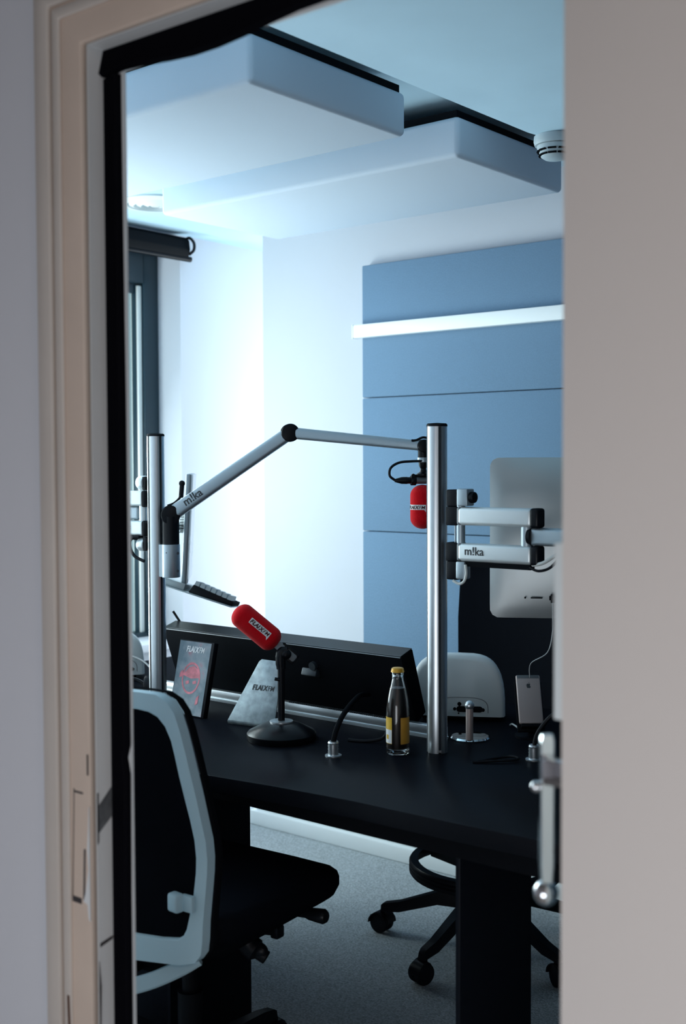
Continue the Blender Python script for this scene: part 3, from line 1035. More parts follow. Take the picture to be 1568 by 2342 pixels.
# ================================================================== left side: second arm, touch terminal, keyboard
t = thing('monitor_arm', 'pale double bar monitor arm on the left pole beside the window', 'monitor arm', (-2.55, 2.15, 1.23))
YL = 2.150
obj('upper_bar', B().box((-2.60, YL, 1.309), (0.30, 0.032, 0.041), None, bev=0.008, seg=4), M['alubar'], t)
lb = obj('lower_bar', B().box((-2.60, YL, 1.2285), (0.30, 0.032, 0.040), None, bev=0.008, seg=4), M['alubar'], t)
obj('maker_mark', text_b('YELLOWTEC', 0.0135, basis((-2.496, YL - 0.0166, 1.225), (1, 0, 0), Z3), align='RIGHT'), M['ink'], lb)
obj('second_bar', B().box((-2.62, YL + 0.008, 1.269), (0.28, 0.028, 0.037), None, bev=0.008, seg=4), M['aluarm'], t)
obj('pivot_post', B().cyl((-2.464, YL, 1.248), (-2.464, YL, 1.290), 0.010), M['alubar'], t)
for za, zb, zc, zd in ((1.286, 1.330, 1.332, 1.368), (1.207, 1.249, 1.168, 1.206)):
    obj('hub_ring', B().span((-2.454, YL - 0.018, za), (-2.440, YL + 0.018, zb), bev=0.005), M['black'], t)
    obj('pole_clamp', B().span((-2.454, YL - 0.013, zc), (-2.440, YL + 0.016, zd), bev=0.003), M['black'], t)
obj('knob', B().cyl((-2.474, YL, 1.3515), (-2.450, YL, 1.3515), 0.019, bev=0.003), M['alubar'], t)
obj('lower_hub', B().cyl((-2.476, YL, 1.184), (-2.451, YL, 1.184), 0.018, bev=0.003), M['alubar'], t)
obj('under_channel', B().span((-2.74, YL - 0.010, 1.196), (-2.475, YL + 0.010, 1.2085)), M['blackmatte'], t)
obj('cable', B().tube([(-2.465, YL - 0.014, 1.205), (-2.482, YL - 0.018, 1.204), (-2.497, YL - 0.020, 1.192), (-2.494, YL - 0.020, 1.172), (-2.478, YL - 0.018, 1.152), (-2.448, YL - 0.012, 1.140)], 0.0045), M['black'], t)

t = thing('touch_terminal', 'slim pale grey touch screen seen edge on behind the left pole', 'monitor', (-2.64, 2.483, 1.05))
tv = V((-0.722, 0.692, 0)).normalized()      # away from the viewer
tn = V((0.692, 0.722, 0)).normalized()       # the way the screen faces
tu = (Z3 + tn * 0.055).normalized()
tc0 = V((-2.642, 2.4835, 1.212))
rterm = Matrix((tv, tn, tu)).transposed()
rterm = Matrix.Rotation(R(-2.0), 3, 'Z') @ rterm
obj('housing', B().box(tc0, (0.30, 0.014, 0.322), rterm, bev=0.003), M['aluarm'], t)
obj('screen', B().box(tc0 + tn * 0.0095, (0.296, 0.004, 0.316), rterm, bev=0.001), M['screen'], t)
rb = B()
for k in range(10):
    rb.box(tc0 - tn * 0.016 - tv * 0.02 + tu * (0.055 - k * 0.0075), (0.10, 0.016, 0.0032), rterm)
obj('back_vent', rb, M['whiteplastic'], t)
obj('mount', B().tube([(-2.430, 2.175, 1.21), (-2.52, 2.30, 1.215), (-2.64, 2.42, 1.215), tc0 - tn * 0.008 + tv * 0.02], 0.012, n=12), M['aluarm'], t)
A0, B0 = V((-2.690, 2.437, 1.040)), V((-2.5275, 2.566, 0.9715))
td = (B0 - A0).normalized()
tvh = tv
tv = V((-0.722, 0.692, -0.085)).normalized()
tv = (tv - td * tv.dot(td)).normalized()
tup = td.cross(tv).normalized()
if tup.z < 0:
    tup = -tup
rtray = Matrix((td, tv, tup)).transposed()
if rtray.determinant() < 0:
    rtray = Matrix((td, -tv, tup)).transposed()
obj('keyboard_tray', B().box(A0 + td * ((B0 - A0).length / 2) - tup * 0.002, ((B0 - A0).length, 0.34, 0.004), rtray, bev=0.001).box(A0 + td * 0.036 + tup * 0.010, (0.072, 0.32, 0.020), rtray, bev=0.002), M['traym'], t)
kb = thing('keyboard', 'black keyboard with pale keycaps on the tilted tray, seen end on', 'keyboard', B0 - td * 0.066)
kc = B0 - td * 0.066 + tup * 0.0005
KL = 0.132
pr_ = [(-KL / 2, 0), (KL / 2, 0), (KL / 2 + 0.001, 0.013), (-KL / 2 + 0.008, 0.0255)]
obj('body', B().prism([kc + td * a - tv * 0.155 + tup * b_ for a, b_ in pr_], tv * 0.31, bev=0.0015), M['black'], kb)
capb = B()
kd = (td * (KL - 0.007) + tup * (0.010 - 0.0215)).normalized()
ku = kd.cross(tv).normalized()
if ku.z < 0:
    ku = -ku
cap0 = obj('keycap', B().loft([[kc + td * a + tv * b_ + ku * hh for a, b_ in ((-s, -s), (s, -s), (s, s), (-s, s))] for s, hh in ((0.0074, 0.0), (0.0058, 0.0135))]), M['keys'], kb)
first = True
for r_ in range(7):
    for k in range(9):
        off = kd * (-KL / 2 + 0.014 + r_ * 0.0178) + tup * 0.0178 - td * 0.0 - tv * (0.146 - k * 0.0185)
        off = kd * (-KL / 2 + 0.016 + r_ * 0.0172) + tup * 0.0195 - tv * (0.146 - k * 0.0185)
        if first:
            c_ = cap0
            first = False
        else:
            c_ = cap0.copy()
            COL.objects.link(c_)
            c_.parent = kb
        c_.location = off

# ================================================================== desk things
# picture block
t = thing('picture_block', 'leaning mottled picture block printed with a pink figure', 'picture', (-2.29, 2.14, DT))
pO = V((-2.357, 2.139, DT + 0.001))
px_ = V((1, 0, 0))
pu = V((0, 0.228, 1)).normalized()
pn = px_.cross(pu)               # towards the door
rp_ = Matrix((px_, -pn, pu)).transposed()
PW, PH = 0.130, 0.197
obj('block', B().box(pO + px_ * (PW / 2) + pu * (PH / 2) - pn * 0.008, (PW, 0.016, PH), rp_, bev=0.0012), M['black'], t)
cov = obj('printed_cover', B().box(pO + px_ * (PW / 2 - 0.003) + pu * (PH / 2) + pn * 0.0004, (PW - 0.012, 0.001, PH - 0.006), rp_), M['cover'], t)


def onblock(x, y, z=0.0012):
    return pO + px_ * x + pu * y + pn * z


art = B()
ring = []
for k in range(28):
    a = 2 * math.pi * k / 28
    ring.append((0.064 + 0.034 * math.cos(a), 0.098 + 0.040 * math.sin(a)))
loops = [[onblock(0.064 + s * 0.034 * math.cos(2 * math.pi * k / 28), 0.098 + s * 0.042 * math.sin(2 * math.pi * k / 28)) for k in range(28)] for s in (1.0, 0.86)]
art.loft(loops, True, False)
art.prism([onblock(x, y) for x, y in ((0.032, 0.104), (0.052, 0.126), (0.070, 0.131), (0.092, 0.120), (0.098, 0.102), (0.064, 0.097))], pn * 0.0002)
art.prism([onblock(x, y) for x, y in ((0.020, 0.108), (0.030, 0.118), (0.032, 0.100), (0.020, 0.096))], pn * 0.0002)
art.prism([onblock(x, y) for x, y in ((0.045, 0.088), (0.058, 0.092), (0.060, 0.084), (0.048, 0.080))], pn * 0.0002)
art.prism([onblock(x, y) for x, y in ((0.072, 0.090), (0.084, 0.094), (0.086, 0.086), (0.074, 0.083))], pn * 0.0002)
art.prism([onblock(x, y) for x, y in ((0.094, 0.050), (0.103, 0.058), (0.102, 0.035), (0.092, 0.030))], pn * 0.0002)
obj('artwork', art, M['pink'], cov)
lt = logo_b(0.0215, flat_wrap(basis(onblock(0.066, 0.174), px_, pu), 0.068))
obj('lettering', lt, M['white'], cov)

# metal plate stand
t = thing('metal_plaque', 'scratched steel tapered plate leaning beside the desk microphone', 'plaque', (-2.06, 2.17, DT))
qx = V((0.985, 0.17, 0)).normalized()
q0 = V((-2.1385, 2.140, DT + 0.010))
qu = (Z3 * 1 + V((-0.05, 0.33, 0))).normalized()
qn = qx.cross(qu)


def onpl(x, y, z=0.0):
    return q0 + qx * x + qu * y + qn * z


pts = [(0.0, 0.0), (0.142, 0.0), (0.1335, 0.135), (0.129, 0.152), (0.120, 0.160), (0.070, 0.162), (0.063, 0.155)]
pl = obj('plate', B().prism([onpl(x, y) for x, y in pts], -qn * 0.003, bev=0.0008), M['steel'], t)
ft = B()
lp = []
for k in range(9):
    a = R(-90 + 20 * k) if False else math.pi / 8 * k
    c = onpl(0, 0, -0.010)
    lp.append([onpl(0.0, -0.010 * math.sin(a), -0.010 + 0.010 * math.cos(a)), onpl(0.142, -0.010 * math.sin(a), -0.010 + 0.010 * math.cos(a)), onpl(0.142, -0.007 * math.sin(a), -0.010 + 0.007 * math.cos(a)), onpl(0.0, -0.007 * math.sin(a), -0.010 + 0.007 * math.cos(a))])
ft.loft(lp)
ft.box(q0 + qx * 0.071 + V((0, 0.05, -0.008)), (0.142, 0.07, 0.003), Matrix((qx, Z3.cross(qx), Z3)).transposed())
obj('curled_foot', ft, M['steel'], t)
lt = logo_b(0.0185, flat_wrap(basis(onpl(0.091, 0.090, 0.0004), qx, qu), 0.066))
obj('lettering', lt, M['ink'], pl)

# desk microphone stand and microphone
bx, by = -1.915, 2.098
t = thing('microphone_stand', 'black round based desk microphone stand in front of the console', 'microphone stand', (bx, by, DT))
obj('base', B().lathe([(0, 0), (0.080, 0), (0.083, 0.004), (0.083, 0.016), (0.079, 0.021), (0.045, 0.038), (0.026, 0.043), (0, 0.043)], (bx, by, DT), n=48), M['satinblack'], t)
obj('ring', B().lathe([(0.010, 0.0425), (0.028, 0.0425), (0.028, 0.0455), (0.010, 0.046)], (bx, by, DT), n=36), M['alu'], t)
obj('stem', B().cyl((bx, by, DT + 0.04), (bx, by, DT + 0.175), 0.0082).tube([(bx, by, DT + 0.170), (bx - 0.002, by, DT + 0.195), (bx - 0.001, by + 0.002, DT + 0.210), (bx + 0.012, by + 0.012, DT + 0.217)], [0.011, 0.012, 0.011, 0.009], n=14), M['black'], t)
obj('swivel', B().sphere((bx + 0.008, by + 0.008, DT + 0.205), 0.0135, (1, 1, 0.95)), M['black'], t)
obj('cable_clip', B().cyl((bx + 0.002, by - 0.006, DT + 0.145), (bx - 0.008, by - 0.014, DT + 0.147), 0.004), M['black'], t)
t = thing('desk_microphone', 'red foam covered microphone on the black desk stand', 'microphone', (bx, by, DT + 0.2))
m0, m1 = V((-2.004, 2.053, 1.039)), V((-1.951, 2.094, 0.983))
md = (m1 - m0).normalized()
ms = obj('windscreen', B().capsule(m0 + md * 0.006, m1 + md * 0.004, 0.0305, flat=0.80), M['red'], t)
cm = ((m0 + m1) / 2)
camd = (V((0, 0, 1.4)) - cm).normalized()
w_ = capsule_wrap(m0 + md * 0.056, md, camd, 0.0305, True, shift=-0.15)
badge(ms, w_, 0.060, 0.0145, 0.0135)
mu = md.cross(camd).normalized()
rm_ = Matrix((md, mu, md.cross(mu))).transposed()
obj('body', B().box(m1 + md * 0.052 - mu * 0.0, (0.062, 0.021, 0.022), rm_, bev=0.004), M['micgrey'], t)
obj('lower_grip', B().box(m1 + md * 0.060 + mu * 0.010, (0.05, 0.010, 0.020), rm_, bev=0.003).box(m1 + md * 0.060 - mu * 0.010, (0.05, 0.010, 0.020), rm_, bev=0.003) if mu.z < 0 else B().box(m1 + md * 0.058 - mu * 0.011, (0.06, 0.008, 0.022), rm_, bev=0.003), M['black'], t)

# bottle
bx, by = -1.614, 2.161
t = thing('drink_bottle', 'small glass bottle of chocolate milk with yellow cap and labels', 'bottle', (bx, by, DT))
outer = [(0, 0.001), (0.023, 0.0), (0.0262, 0.003), (0.0266, 0.012), (0.0264, 0.085), (0.0258, 0.105), (0.0235, 0.125), (0.0195, 0.145), (0.0160, 0.158), (0.0132, 0.170), (0.0124, 0.178), (0.0135, 0.180), (0.0135, 0.185), (0.0124, 0.187), (0.0122, 0.194)]
inner = [(0.0106, 0.194), (0.0108, 0.178), (0.0118, 0.169), (0.0146, 0.157), (0.0181, 0.144), (0.0220, 0.124), (0.0243, 0.104), (0.0249, 0.085), (0.0250, 0.014), (0.020, 0.011), (0, 0.010)]
obj('glass', B().lathe(outer + inner, (bx, by, DT), n=40), M['bottle'], t)
obj('drink', B().lathe([(0, 0.0115), (0.019, 0.0118), (0.0252, 0.015), (0.0252, 0.085), (0.0245, 0.104), (0.0222, 0.124), (0.0183, 0.144), (0.0165, 0.151), (0, 0.151)], (bx, by, DT), n=40), M['cocoa'], t)
cr = []
for zz, rr in ((0.187, 0.0150), (0.190, 0.0143), (0.195, 0.0136)):
    cr.append([(bx + (rr + (0.0006 if k % 2 else 0) * (zz < 0.191)) * math.cos(2 * math.pi * k / 42), by + (rr + (0.0006 if k % 2 else 0) * (zz < 0.191)) * math.sin(2 * math.pi * k / 42), DT + zz) for k in range(42)])
cr.append([(bx + 0.0115 * math.cos(2 * math.pi * k / 42), by + 0.0115 * math.sin(2 * math.pi * k / 42), DT + 0.1965) for k in range(42)])
obj('cap', B().loft(cr), M['cap'], t)
ca = math.atan2(-by, -bx)


def label_patch(name, a0, a1, z0, z1, m_, parent, r=0.02672):
    b = B()
    lo, hi = [], []
    for k in range(13):
        a = ca + R(a0 + (a1 - a0) * k / 12)
        lo.append((bx + r * math.cos(a), by + r * math.sin(a), DT + z0))
        hi.append((bx + r * math.cos(a), by + r * math.sin(a), DT + z1))
    b.loft([lo, hi], close_u=False, cap=False)
    return obj(name, b, m_, parent)


label_patch('back_label', 14, 82, 0.026, 0.086, M['orange'], t)
fl = label_patch('front_label', -100, -30, 0.026, 0.086, M['yellow'], t)
label_patch('label_band', -99, -31, 0.027, 0.058, M['white'], fl, r=0.02680)
label_patch('label_band', -72, -50, 0.036, 0.046, M['yellow'], fl, r=0.02688)

# table connectors with cables
for lab, x, y, hh in (('threaded metal cable connector standing in the desktop left of the bottle', -1.712, 2.049, 0.0),
                      ('threaded metal cable connector in the desktop beside the door handle', -1.340, 2.300, 0.0)):
    t = thing('cable_connector', lab, 'connector', (x, y, DT), 0, 'metal cable connectors in the desktop')
    pf = [(0, 0), (0.019, 0), (0.019, 0.003), (0.012, 0.004)]
    for k in range(4):
        pf += [(0.0115, 0.006 + k * 0.007), (0.0125, 0.0095 + k * 0.007)]
    pf += [(0.011, 0.034), (0, 0.034)]
    obj('fitting', B().lathe(pf, (x, y, DT), n=24), M['alu'], t)
    if x < -1.5:
        obj('lead', B().tube([(x, y, DT + 0.03), (x + 0.000, y + 0.010, DT + 0.058), (x - 0.015, y + 0.06, DT + 0.088), (x - 0.07, y + 0.18, DT + 0.100), (x - 0.105, y + 0.262, DT + 0.088)], 0.0062, n=12), M['blackmatte'], t)
    else:
        obj('lead', B().tube([(x, y, DT + 0.03), (x + 0.004, y + 0.01, DT + 0.06), (x + 0.03, y + 0.03, DT + 0.10), (x + 0.07, y + 0.04, DT + 0.115)], 0.005, n=10), M['black'], t)
o = obj('console_cable', B().tube([(-1.735, 2.340, 0.785), (-1.722, 2.27, 0.790), (-1.700, 2.235, 0.770), (-1.700, 2.215, DT + 0.012), (-1.735, 2.195, DT + 0.004), (-1.775, 2.180, DT + 0.004)], 0.0042), M['black'])
tag(o, 'short black cable looping from the console down to the desktop', 'cable')

# white dome speakers
def dome(lab, loc, ang, s, ports=True):
    t = thing('desk_speaker', lab, 'speaker', loc, ang, 'white rounded speakers on the desk')
    w, hgt, dep = 0.122 * s, 0.160 * s, 0.11 * s
    out = []
    for k in range(25):
        a = math.pi * k / 24
        cx, sx = math.cos(a), math.sin(a)
        out.append((w * math.copysign(abs(cx) ** 0.55, cx), hgt * abs(sx) ** 0.62))
    loops = []
    for f, yy in ((0.90, 0.0), (0.975, 0.006), (1.0, 0.02), (0.97, 0.06), (0.86, 0.09), (0.62, dep)):
        loops.append([(x * f, yy * s, 0.012 + z * f) for x, z in out])
    obj('housing', B().loft(loops), M['whiteplastic'], t, local=True, angle=50)
    obj('foot', B().box((0, 0.05 * s, 0.007), (w * 1.5, 0.07 * s, 0.013), None, bev=0.003), M['black'], t, local=True)
    if ports:
        pn_ = B()
        o2 = []
        for k in range(25):
            a = math.pi * k / 24
            cx, sx = math.cos(a), math.sin(a)
            o2.append((0.012 + 0.068 * math.copysign(abs(cx) ** 0.6, cx), 0.022 + 0.040 * abs(sx) ** 0.5))
        pn_.loft([[(x, -0.0004, z) for x, z in o2], [(0.012 + (x - 0.012) * 0.975, -0.0008, 0.022 + (z - 0.022) * 0.96) for x, z in o2]], cap=False)
        obj('port_outline', pn_, M['grey'], t, local=True)
        hb_ = B()
        for x, z, r_ in ((-0.046, 0.030, 0.0042), (0.006, 0.044, 0.0052), (-0.006, 0.031, 0.0042), (0.066, 0.030, 0.0048), (0.004, 0.020, 0.002)):
            hb_.cyl((x, 0.001, z), (x, -0.0012, z), r_, n=16)
        hb_.box((0.032, -0.0002, 0.031), (0.052, 0.002, 0.0155), None, bev=0.0009)
        hb_.cyl((0.006, 0.001, 0.031), (0.006, -0.0014, 0.031), 0.0077, n=20).cyl((0.058, 0.001, 0.031), (0.058, -0.0014, 0.031), 0.0077, n=20)
        obj('ports', hb_, M['blackmatte'], t, local=True)
    return t


dome('white rounded speaker with a row of ports behind the right pole', (-1.700, 2.530, DT), R(30), 1.0)
dome('white rounded speaker at the far left end of the desk', (-2.86, 2.36, DT + 0.0), R(55), 0.85)

# small disc stand
t = thing('post_stand', 'small chrome disc stand with an upright post right of the pole', 'stand', (-1.562, 2.382, DT))
obj('disc', B().lathe([(0, 0), (0.046, 0), (0.047, 0.003), (0.044, 0.007), (0, 0.009)], (-1.565, 2.385, DT), n=40), M['chrome'], t)
obj('post', B().cyl((-1.545, 2.352, DT + 0.006), (-1.545, 2.352, DT + 0.083), 0.0088), M['rose'], t)
obj('ball', B().sphere((-1.545, 2.352, DT + 0.088), 0.0115), M['alu'], t)

# phone on its dock
fwd2 = V((-0.634, 0.773, 0))
r2 = V((0.773, 0.634, 0))
pb0 = V((-1.446, 2.470, 0.776))
t = thing('phone_dock', 'black desk dock holding the phone upright', 'dock', (-1.44, 2.49, DT))
obj('base', B().lathe([(0, 0), (0.045, 0), (0.045, 0.006), (0.02, 0.010), (0, 0.010)], (-1.455, 2.495, DT), n=36), M['black'], t)
pu_ = (Z3 * 0.85 + fwd2 * 0.52).normalized()
pn_ = r2.cross(pu_)
rph = Matrix((r2, -pn_, pu_)).transposed()
obj('cradle', B().cyl((-1.455, 2.495, DT + 0.008), pb0 - pn_ * 0.012, 0.011).box(pb0 - pn_ * 0.004 - pu_ * 0.004, (0.05, 0.022, 0.008), rph, bev=0.002).box(pb0 - pn_ * 0.014 + pu_ * 0.05, (0.066, 0.008, 0.13), rph, bev=0.003), M['blackmatte'], t)
t = thing('smartphone', 'rose grey phone standing back outwards on its black dock', 'phone', pb0)
obj('body', B().box(pb0 + pu_ * 0.0625, (0.0586, 0.0076, 0.1238), rph, bev=0.0035, seg=3), M['rose'], t)
obj('camera_strip', B().box(pb0 + pu_ * 0.1195 + pn_ * 0.0035 - r2 * 0.0, (0.053, 0.0012, 0.0085), rph, bev=0.0004), M['grey'], t)
ap = [(0, 0.40), (0.12, 0.50), (0.32, 0.50), (0.50, 0.38), (0.38, 0.22), (0.36, 0.02), (0.46, -0.18), (0.56, -0.22), (0.42, -0.52), (0.24, -0.62), (0.08, -0.56), (-0.08, -0.56), (-0.24, -0.62), (-0.44, -0.48), (-0.58, -0.14), (-0.58, 0.18), (-0.46, 0.40), (-0.26, 0.50), (-0.1, 0.46)]
lf = [(0.02, 0.56), (0.06, 0.74), (0.24, 0.88), (0.22, 0.70), (0.12, 0.58)]
lb_ = B()
lc = pb0 + pu_ * 0.0965 + pn_ * 0.0038
for sh in (ap, lf):
    lb_.prism([lc + r2 * x * 0.0088 + pu_ * y * 0.0105 for x, y in sh], pn_ * 0.0004)
obj('logo', lb_, M['ink'], t)

o = obj('white_cable', B().tube([(-1.560, 2.560, DT + 0.003), (-1.538, 2.537, DT + 0.012), (-1.498, 2.507, DT + 0.008), (-1.470, 2.480, DT + 0.003), (-1.447, 2.460, DT + 0.003)], 0.0022), M['cablewhite'])
tag(o, 'short white cable lying on the desktop in front of the phone', 'cable')
o = obj('black_cable', B().tube([(-1.42, 2.20, DT + 0.004), (-1.40, 2.26, DT + 0.004), (-1.375, 2.27, DT + 0.008), (-1.36, 2.255, DT + 0.006), (-1.43, 2.19, DT + 0.003)], 0.003), M['black'])
tag(o, 'short black cable lying beside the right cable connector', 'cable')

# headphones at the left end, mostly behind the chair back
t = thing('headphones', 'black headphones lying on the desk above the chair back at the left', 'headphones', (-2.63, 2.20, DT))
hc = V((-2.60, 2.185, DT))
arc = [hc + r2 * (0.075 * math.cos(math.pi * k / 10)) + Z3 * (0.012 + 0.045 * math.sin(math.pi * k / 10)) + fwd2 * (0.02 * math.sin(math.pi * k / 10)) for k in range(11)]
obj('headband', B().tube(arc, 0.005, sm=3), M['satinblack'], t)
for s_ in (-1, 1):
    obj('ear_cup', B().cyl(hc + r2 * 0.075 * s_ + Z3 * 0.034 - r2 * 0.012, hc + r2 * 0.075 * s_ + Z3 * 0.034 + r2 * 0.012, 0.034, bev=0.006), M['black'], t)
obj('lead', B().tube([hc + r2 * 0.07 + Z3 * 0.02, hc + r2 * 0.09 + fwd2 * 0.04 + Z3 * 0.05, hc + r2 * 0.05 + fwd2 * 0.10 + Z3 * 0.085, hc + fwd2 * 0.14 + Z3 * 0.10], 0.003), M['grey'], t)


# ================================================================== chairs
def star_base(t, R0, rot, z_hub, local=True):
    for k in range(5):
        a = rot + 2 * math.pi * k / 5
        d = V((math.cos(a), math.sin(a), 0))
        s = V((-math.sin(a), math.cos(a), 0))
        loops = []
        for q, (r, z0, z1, w) in enumerate(((0.02, z_hub - 0.055, z_hub - 0.005, 0.024), (R0 * 0.45, z_hub - 0.055, z_hub - 0.018, 0.021), (R0 * 0.85, 0.070, 0.100, 0.017), (R0, 0.066, 0.090, 0.015), (R0 + 0.012, 0.062, 0.082, 0.012))):
            p = d * r
            loops.append([p + s * w + Z3 * z0, p - s * w + Z3 * z0, p - s * w * 0.7 + Z3 * z1, p + s * w * 0.7 + Z3 * z1])
        lg = obj('base_leg', B().loft(loops), M['black'], t, local=True)
        cb_ = B()
        ax = (d * 0.3 + s).normalized()
        wc = d * R0 + Z3 * 0.030 + d * 0.012
        for w in (-1, 1):
            cb_.cyl(wc + ax * (0.006 * w), wc + ax * (0.022 * w), 0.030, n=24, bev=0.004)
        cb_.cyl(d * R0 + Z3 * 0.030, d * R0 + Z3 * 0.075, 0.010, n=12)
        hood = []
        for q in range(9):
            an = math.pi * q / 8
            f = d * math.cos(an) + Z3 * math.sin(an)
            c = wc + f * 0.033
            hood.append([c + ax * 0.02, c - ax * 0.02, c - ax * 0.02 - f * 0.004, c + ax * 0.02 - f * 0.004])
        cb_.loft(hood)
        obj('caster', cb_, M['black'], lg, local=True)


def interp(tab, z):
    for (z0, y0), (z1, y1) in zip(tab, tab[1:]):
        if z <= z1:
            k = max(0, (z - z0) / (z1 - z0))
            return y0 + (y1 - y0) * k
    return tab[-1][1]


CO, CR = (-1.89, 1.77, 0), R(5)
t = thing('office_chair', 'office chair with pale grey framed back and black seat tucked under the desk', 'chair', CO, CR)
ytab = [(0.40, -0.285), (0.475, -0.262), (0.55, -0.240), (0.62, -0.222), (0.69, -0.240), (0.78, -0.270), (0.875, -0.300), (0.945, -0.322), (1.0, -0.340)]
ytab_s = [(z, interp(ytab, z)) for z in [0.40 + 0.02 * k for k in range(31)]]


def smooth_y(z):
    return sum(interp(ytab, z + dz) for dz in (-0.03, -0.015, 0, 0.015, 0.03)) / 5


def by_(x, z):
    return smooth_y(z) - 0.045 * (1 - min(1, (x / 0.26) ** 2))


half_o = [(0, .986), (.10, .986), (.20, .984), (.232, .981), (.250, .968), (.259, .945), (.262, .91), (.263, .875), (.263, .82), (.263, .779), (.261, .73), (.260, .687), (.256, .650), (.253, .62), (.253, .58), (.257, .53), (.262, .50), (.264, .478), (.255, .463), (.225, .456), (.12, .452), (0, .450)]
half_i = [(0, .950), (.09, .950), (.185, .949), (.207, .945), (.222, .936), (.232, .918), (.237, .89), (.237, .86), (.236, .82), (.236, .779), (.236, .73), (.235, .687), (.231, .65), (.228, .62), (.227, .58), (.226, .54), (.225, .518), (.221, .506), (.210, .499), (.175, .496), (.09, .494), (0, .493)]
XC = -0.003


def full(h):
    return h + [(-x, z) for x, z in h[-2:0:-1]]


fo, fi = full(half_o), full(half_i)
T = 0.026
LP = []
for dy, sc in ((0.0, 0), (T, 0)):
    pass
ring_ob = [(x + XC, by_(x, z), z) for x, z in fo]
ring_of = [(x + XC, by_(x, z) + T, z) for x, z in fo]
ring_ib = [(x + XC, by_(x, z) + 0.002, z) for x, z in fi]
ring_if = [(x + XC, by_(x, z) + T, z) for x, z in fi]
bk = B()
bk.loft([ring_ob, ring_ib, ring_if, ring_of, ring_ob], cap=False)
bf = obj('back_frame', bk, M['frame'], t, local=True, angle=50)
bmod = bf.modifiers.new('soft_edges', 'BEVEL')
bmod.width = 0.004
bmod.segments = 3
bmod.angle_limit = R(40)
me_ = B()
nn = len(half_i)
rows = []
for (x, z) in half_i:
    rows.append([(XC + x * u, by_(x * u, z) + 0.013, z) for u in (-1, -0.75, -0.5, -0.25, 0, 0.25, 0.5, 0.75, 1)])
rows2 = [[(x, y + 0.005, z) for x, y, z in r_] for r_ in rows]
for rws in (rows[1:-1], rows2[1:-1]):
    me_.loft(rws, close_u=False, cap=False)
obj('back_mesh', me_, M['blackmesh'], t, local=True)
# black rear edge of the upholstery behind the frame's front
ed = B()
ed.loft([[(x * 1.0 + XC, by_(x, z) + T, z) for x, z in fo], [(x * 1.012 + XC, by_(x, z) + T + 0.004, z) for x, z in fo], [(x * 1.012 + XC, by_(x, z) + T + 0.016, z) for x, z in fo], [(x * 0.98 + XC, by_(x, z) + T + 0.018, z) for x, z in fo]], cap=False)
obj('back_edge', ed, M['blackmatte'], t, local=True)
lt_ = B().box((0.200, -0.262, 0.567), (0.030, 0.022, 0.036), Matrix.Rotation(R(-8), 3, 'Z'), bev=0.006, seg=3).box((0.222, -0.252, 0.566), (0.03, 0.012, 0.032), None, bev=0.003)
obj('lumbar_tab', lt_, M['frame'], t, local=True)
lip = [(-0.255, -0.215, 0.466), (-0.22, -0.255, 0.440), (-0.14, -0.300, 0.412), (-0.05, -0.325, 0.400), (0.03, -0.330, 0.396), (0.10, -0.318, 0.398), (0.155, -0.292, 0.414), (0.205, -0.262, 0.440), (0.236, -0.240, 0.462)]
obj('back_carrier', B().tube(lip, 0.02, sm=5, upv=(0, 0, 1), prof=[(0.014, -0.004), (0.014, 0.004), (-0.010, 0.012), (-0.014, 0.010), (-0.014, -0.006), (-0.006, -0.008)]).box((0.00, -0.325, 0.430), (0.17, 0.026, 0.06), None, bev=0.008), M['frame'], t, local=True)
# seat
sb_ = B()
loops = []
outl = []
for k in range(40):
    a = 2 * math.pi * k / 40
    cx, sx = math.cos(a), math.sin(a)
    outl.append((0.268 * math.copysign(abs(cx) ** 0.42, cx), 0.240 * math.copysign(abs(sx) ** 0.42, sx)))


def seat_z(y):
    return 0.012 - 0.030 * max(0, (y - 0.10) / 0.13) ** 2


for f, z in ((0.90, 0.425), (0.97, 0.430), (1.0, 0.448), (1.0, 0.468), (0.985, 0.480), (0.94, 0.487), (0.80, 0.490), (0.4, 0.490)):
    loops.append([(x * f + 0.020, y * f + 0.000, 0.033 + z + (seat_z(y * f) if z > 0.45 else seat_z(y * f) * 0.4)) for x, y in outl])
sb_.loft(loops)
obj('seat', sb_, M['blackmesh'], t, local=True, angle=60)
obj('seat_shell', B().loft([[(x * f + 0.012, y * f - 0.01, z) for x, y in outl] for f, z in ((0.93, 0.462), (0.88, 0.445), (0.60, 0.395), (0.35, 0.375))]), M['blackmatte'], t, local=True)
obj('seat_mechanism', B().box((0.0, -0.03, 0.395), (0.20, 0.30, 0.07), None, bev=0.015).box((0.0, -0.22, 0.385), (0.07, 0.22, 0.04), None, bev=0.01), M['blackmatte'], t, local=True)
obj('lever', B().cyl((0.10, 0.10, 0.425), (0.245, 0.10, 0.440), 0.009, 0.010).lathe([(0.010, 0), (0.013, 0.01), (0.016, 0.045), (0.012, 0.052), (0, 0.053)], (0.242, 0.10, 0.440), (1, 0.02, 0.04)), M['black'], t, local=True)
obj('lever', B().box((0.17, 0.03, 0.412), (0.10, 0.022, 0.016), Matrix.Rotation(R(-8), 3, 'Y'), bev=0.004).box((0.218, 0.03, 0.418), (0.02, 0.026, 0.026), None, bev=0.004), M['black'], t, local=True)
obj('lever', B().tube([(0.10, -0.02, 0.43), (0.165, -0.02, 0.425), (0.185, -0.02, 0.397), (0.22, -0.01, 0.376)], [0.012, 0.018, 0.024, 0.014], n=14).sphere((0.200, -0.015, 0.390), 0.022, (1.2, 0.7, 0.8)), M['black'], t, local=True)
obj('column', B().cyl((0, 0, 0.09), (0, 0, 0.25), 0.028).cyl((0, 0, 0.25), (0, 0, 0.38), 0.018), M['black'], t, local=True)
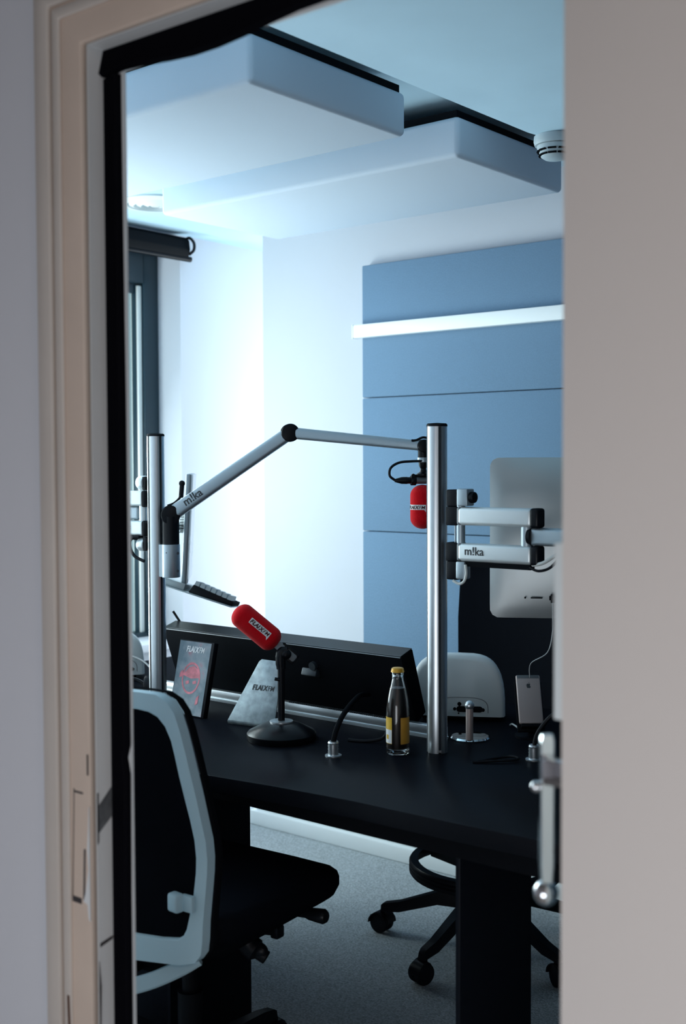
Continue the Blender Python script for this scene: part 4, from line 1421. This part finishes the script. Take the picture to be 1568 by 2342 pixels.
star_base(t, 0.30, R(20), 0.13)

# tall stool beyond the desk
t = thing('drafting_stool', 'tall black drafting stool with a foot ring beyond the desk', 'stool', (-1.845, 2.890, 0), 0)
a_ = math.atan2(2.794 - 2.890, -2.14 + 1.845)
star_base(t, 0.305, a_, 0.165)
obj('column', B().cyl((0, 0, 0.10), (0, 0, 0.42), 0.026).cyl((0, 0, 0.42), (0, 0, 0.60), 0.016), M['black'], t, local=True)
fr = B()
rp2 = []
for k in range(49):
    a = 2 * math.pi * k / 48
    rp2.append([(0.215 * math.cos(a) * f, 0.215 * math.sin(a) * f, z) for f, z in ((1.0, 0.217), (1.02, 0.223), (1.02, 0.229), (1.008, 0.231), (1.02, 0.234), (1.02, 0.240), (1.008, 0.242), (1.02, 0.245), (1.02, 0.251), (1.0, 0.257), (0.90, 0.257), (0.90, 0.245))])
fr.loft(rp2, cap=False)
obj('foot_ring', fr, M['black'], t, local=True)
for k in range(3):
    a = R(172) + k * 2 * math.pi / 3
    d = V((math.cos(a), math.sin(a), 0))
    s = V((-d.y, d.x, 0))
    obj('ring_spoke', B().loft([[d * r + s * w + Z3 * 0.220, d * r - s * w + Z3 * 0.220, d * r - s * w + Z3 * 0.248, d * r + s * w + Z3 * 0.248] for r, w in ((0.02, 0.035), (0.20, 0.016))]), M['black'], t, local=True)
obj('seat', B().box((0, -0.02, 0.640), (0.48, 0.46, 0.075), None, bev=0.03, seg=4), M['blackmesh'], t, local=True)
bpl = []
for zz, w in ((0.665, 0.20), (0.70, 0.228), (0.92, 0.236), (1.04, 0.232), (1.085, 0.222), (1.098, 0.205)):
    row = []
    for k in range(13):
        u = -1 + k / 6
        row.append((w * u, 0.235 + 0.05 * (zz - 0.76) - 0.03 * u * u, zz))
    for k in range(13):
        u = 1 - k / 6
        row.append((w * u, 0.265 + 0.05 * (zz - 0.76) - 0.03 * u * u, zz))
    bpl.append(row)
obj('backrest', B().loft(bpl), M['blackmesh'], t, local=True)
obj('back_bar', B().tube([(0, 0.05, 0.60), (0, 0.23, 0.60), (0, 0.285, 0.66), (0, 0.285, 0.85)], 0.016, n=10), M['black'], t, local=True)
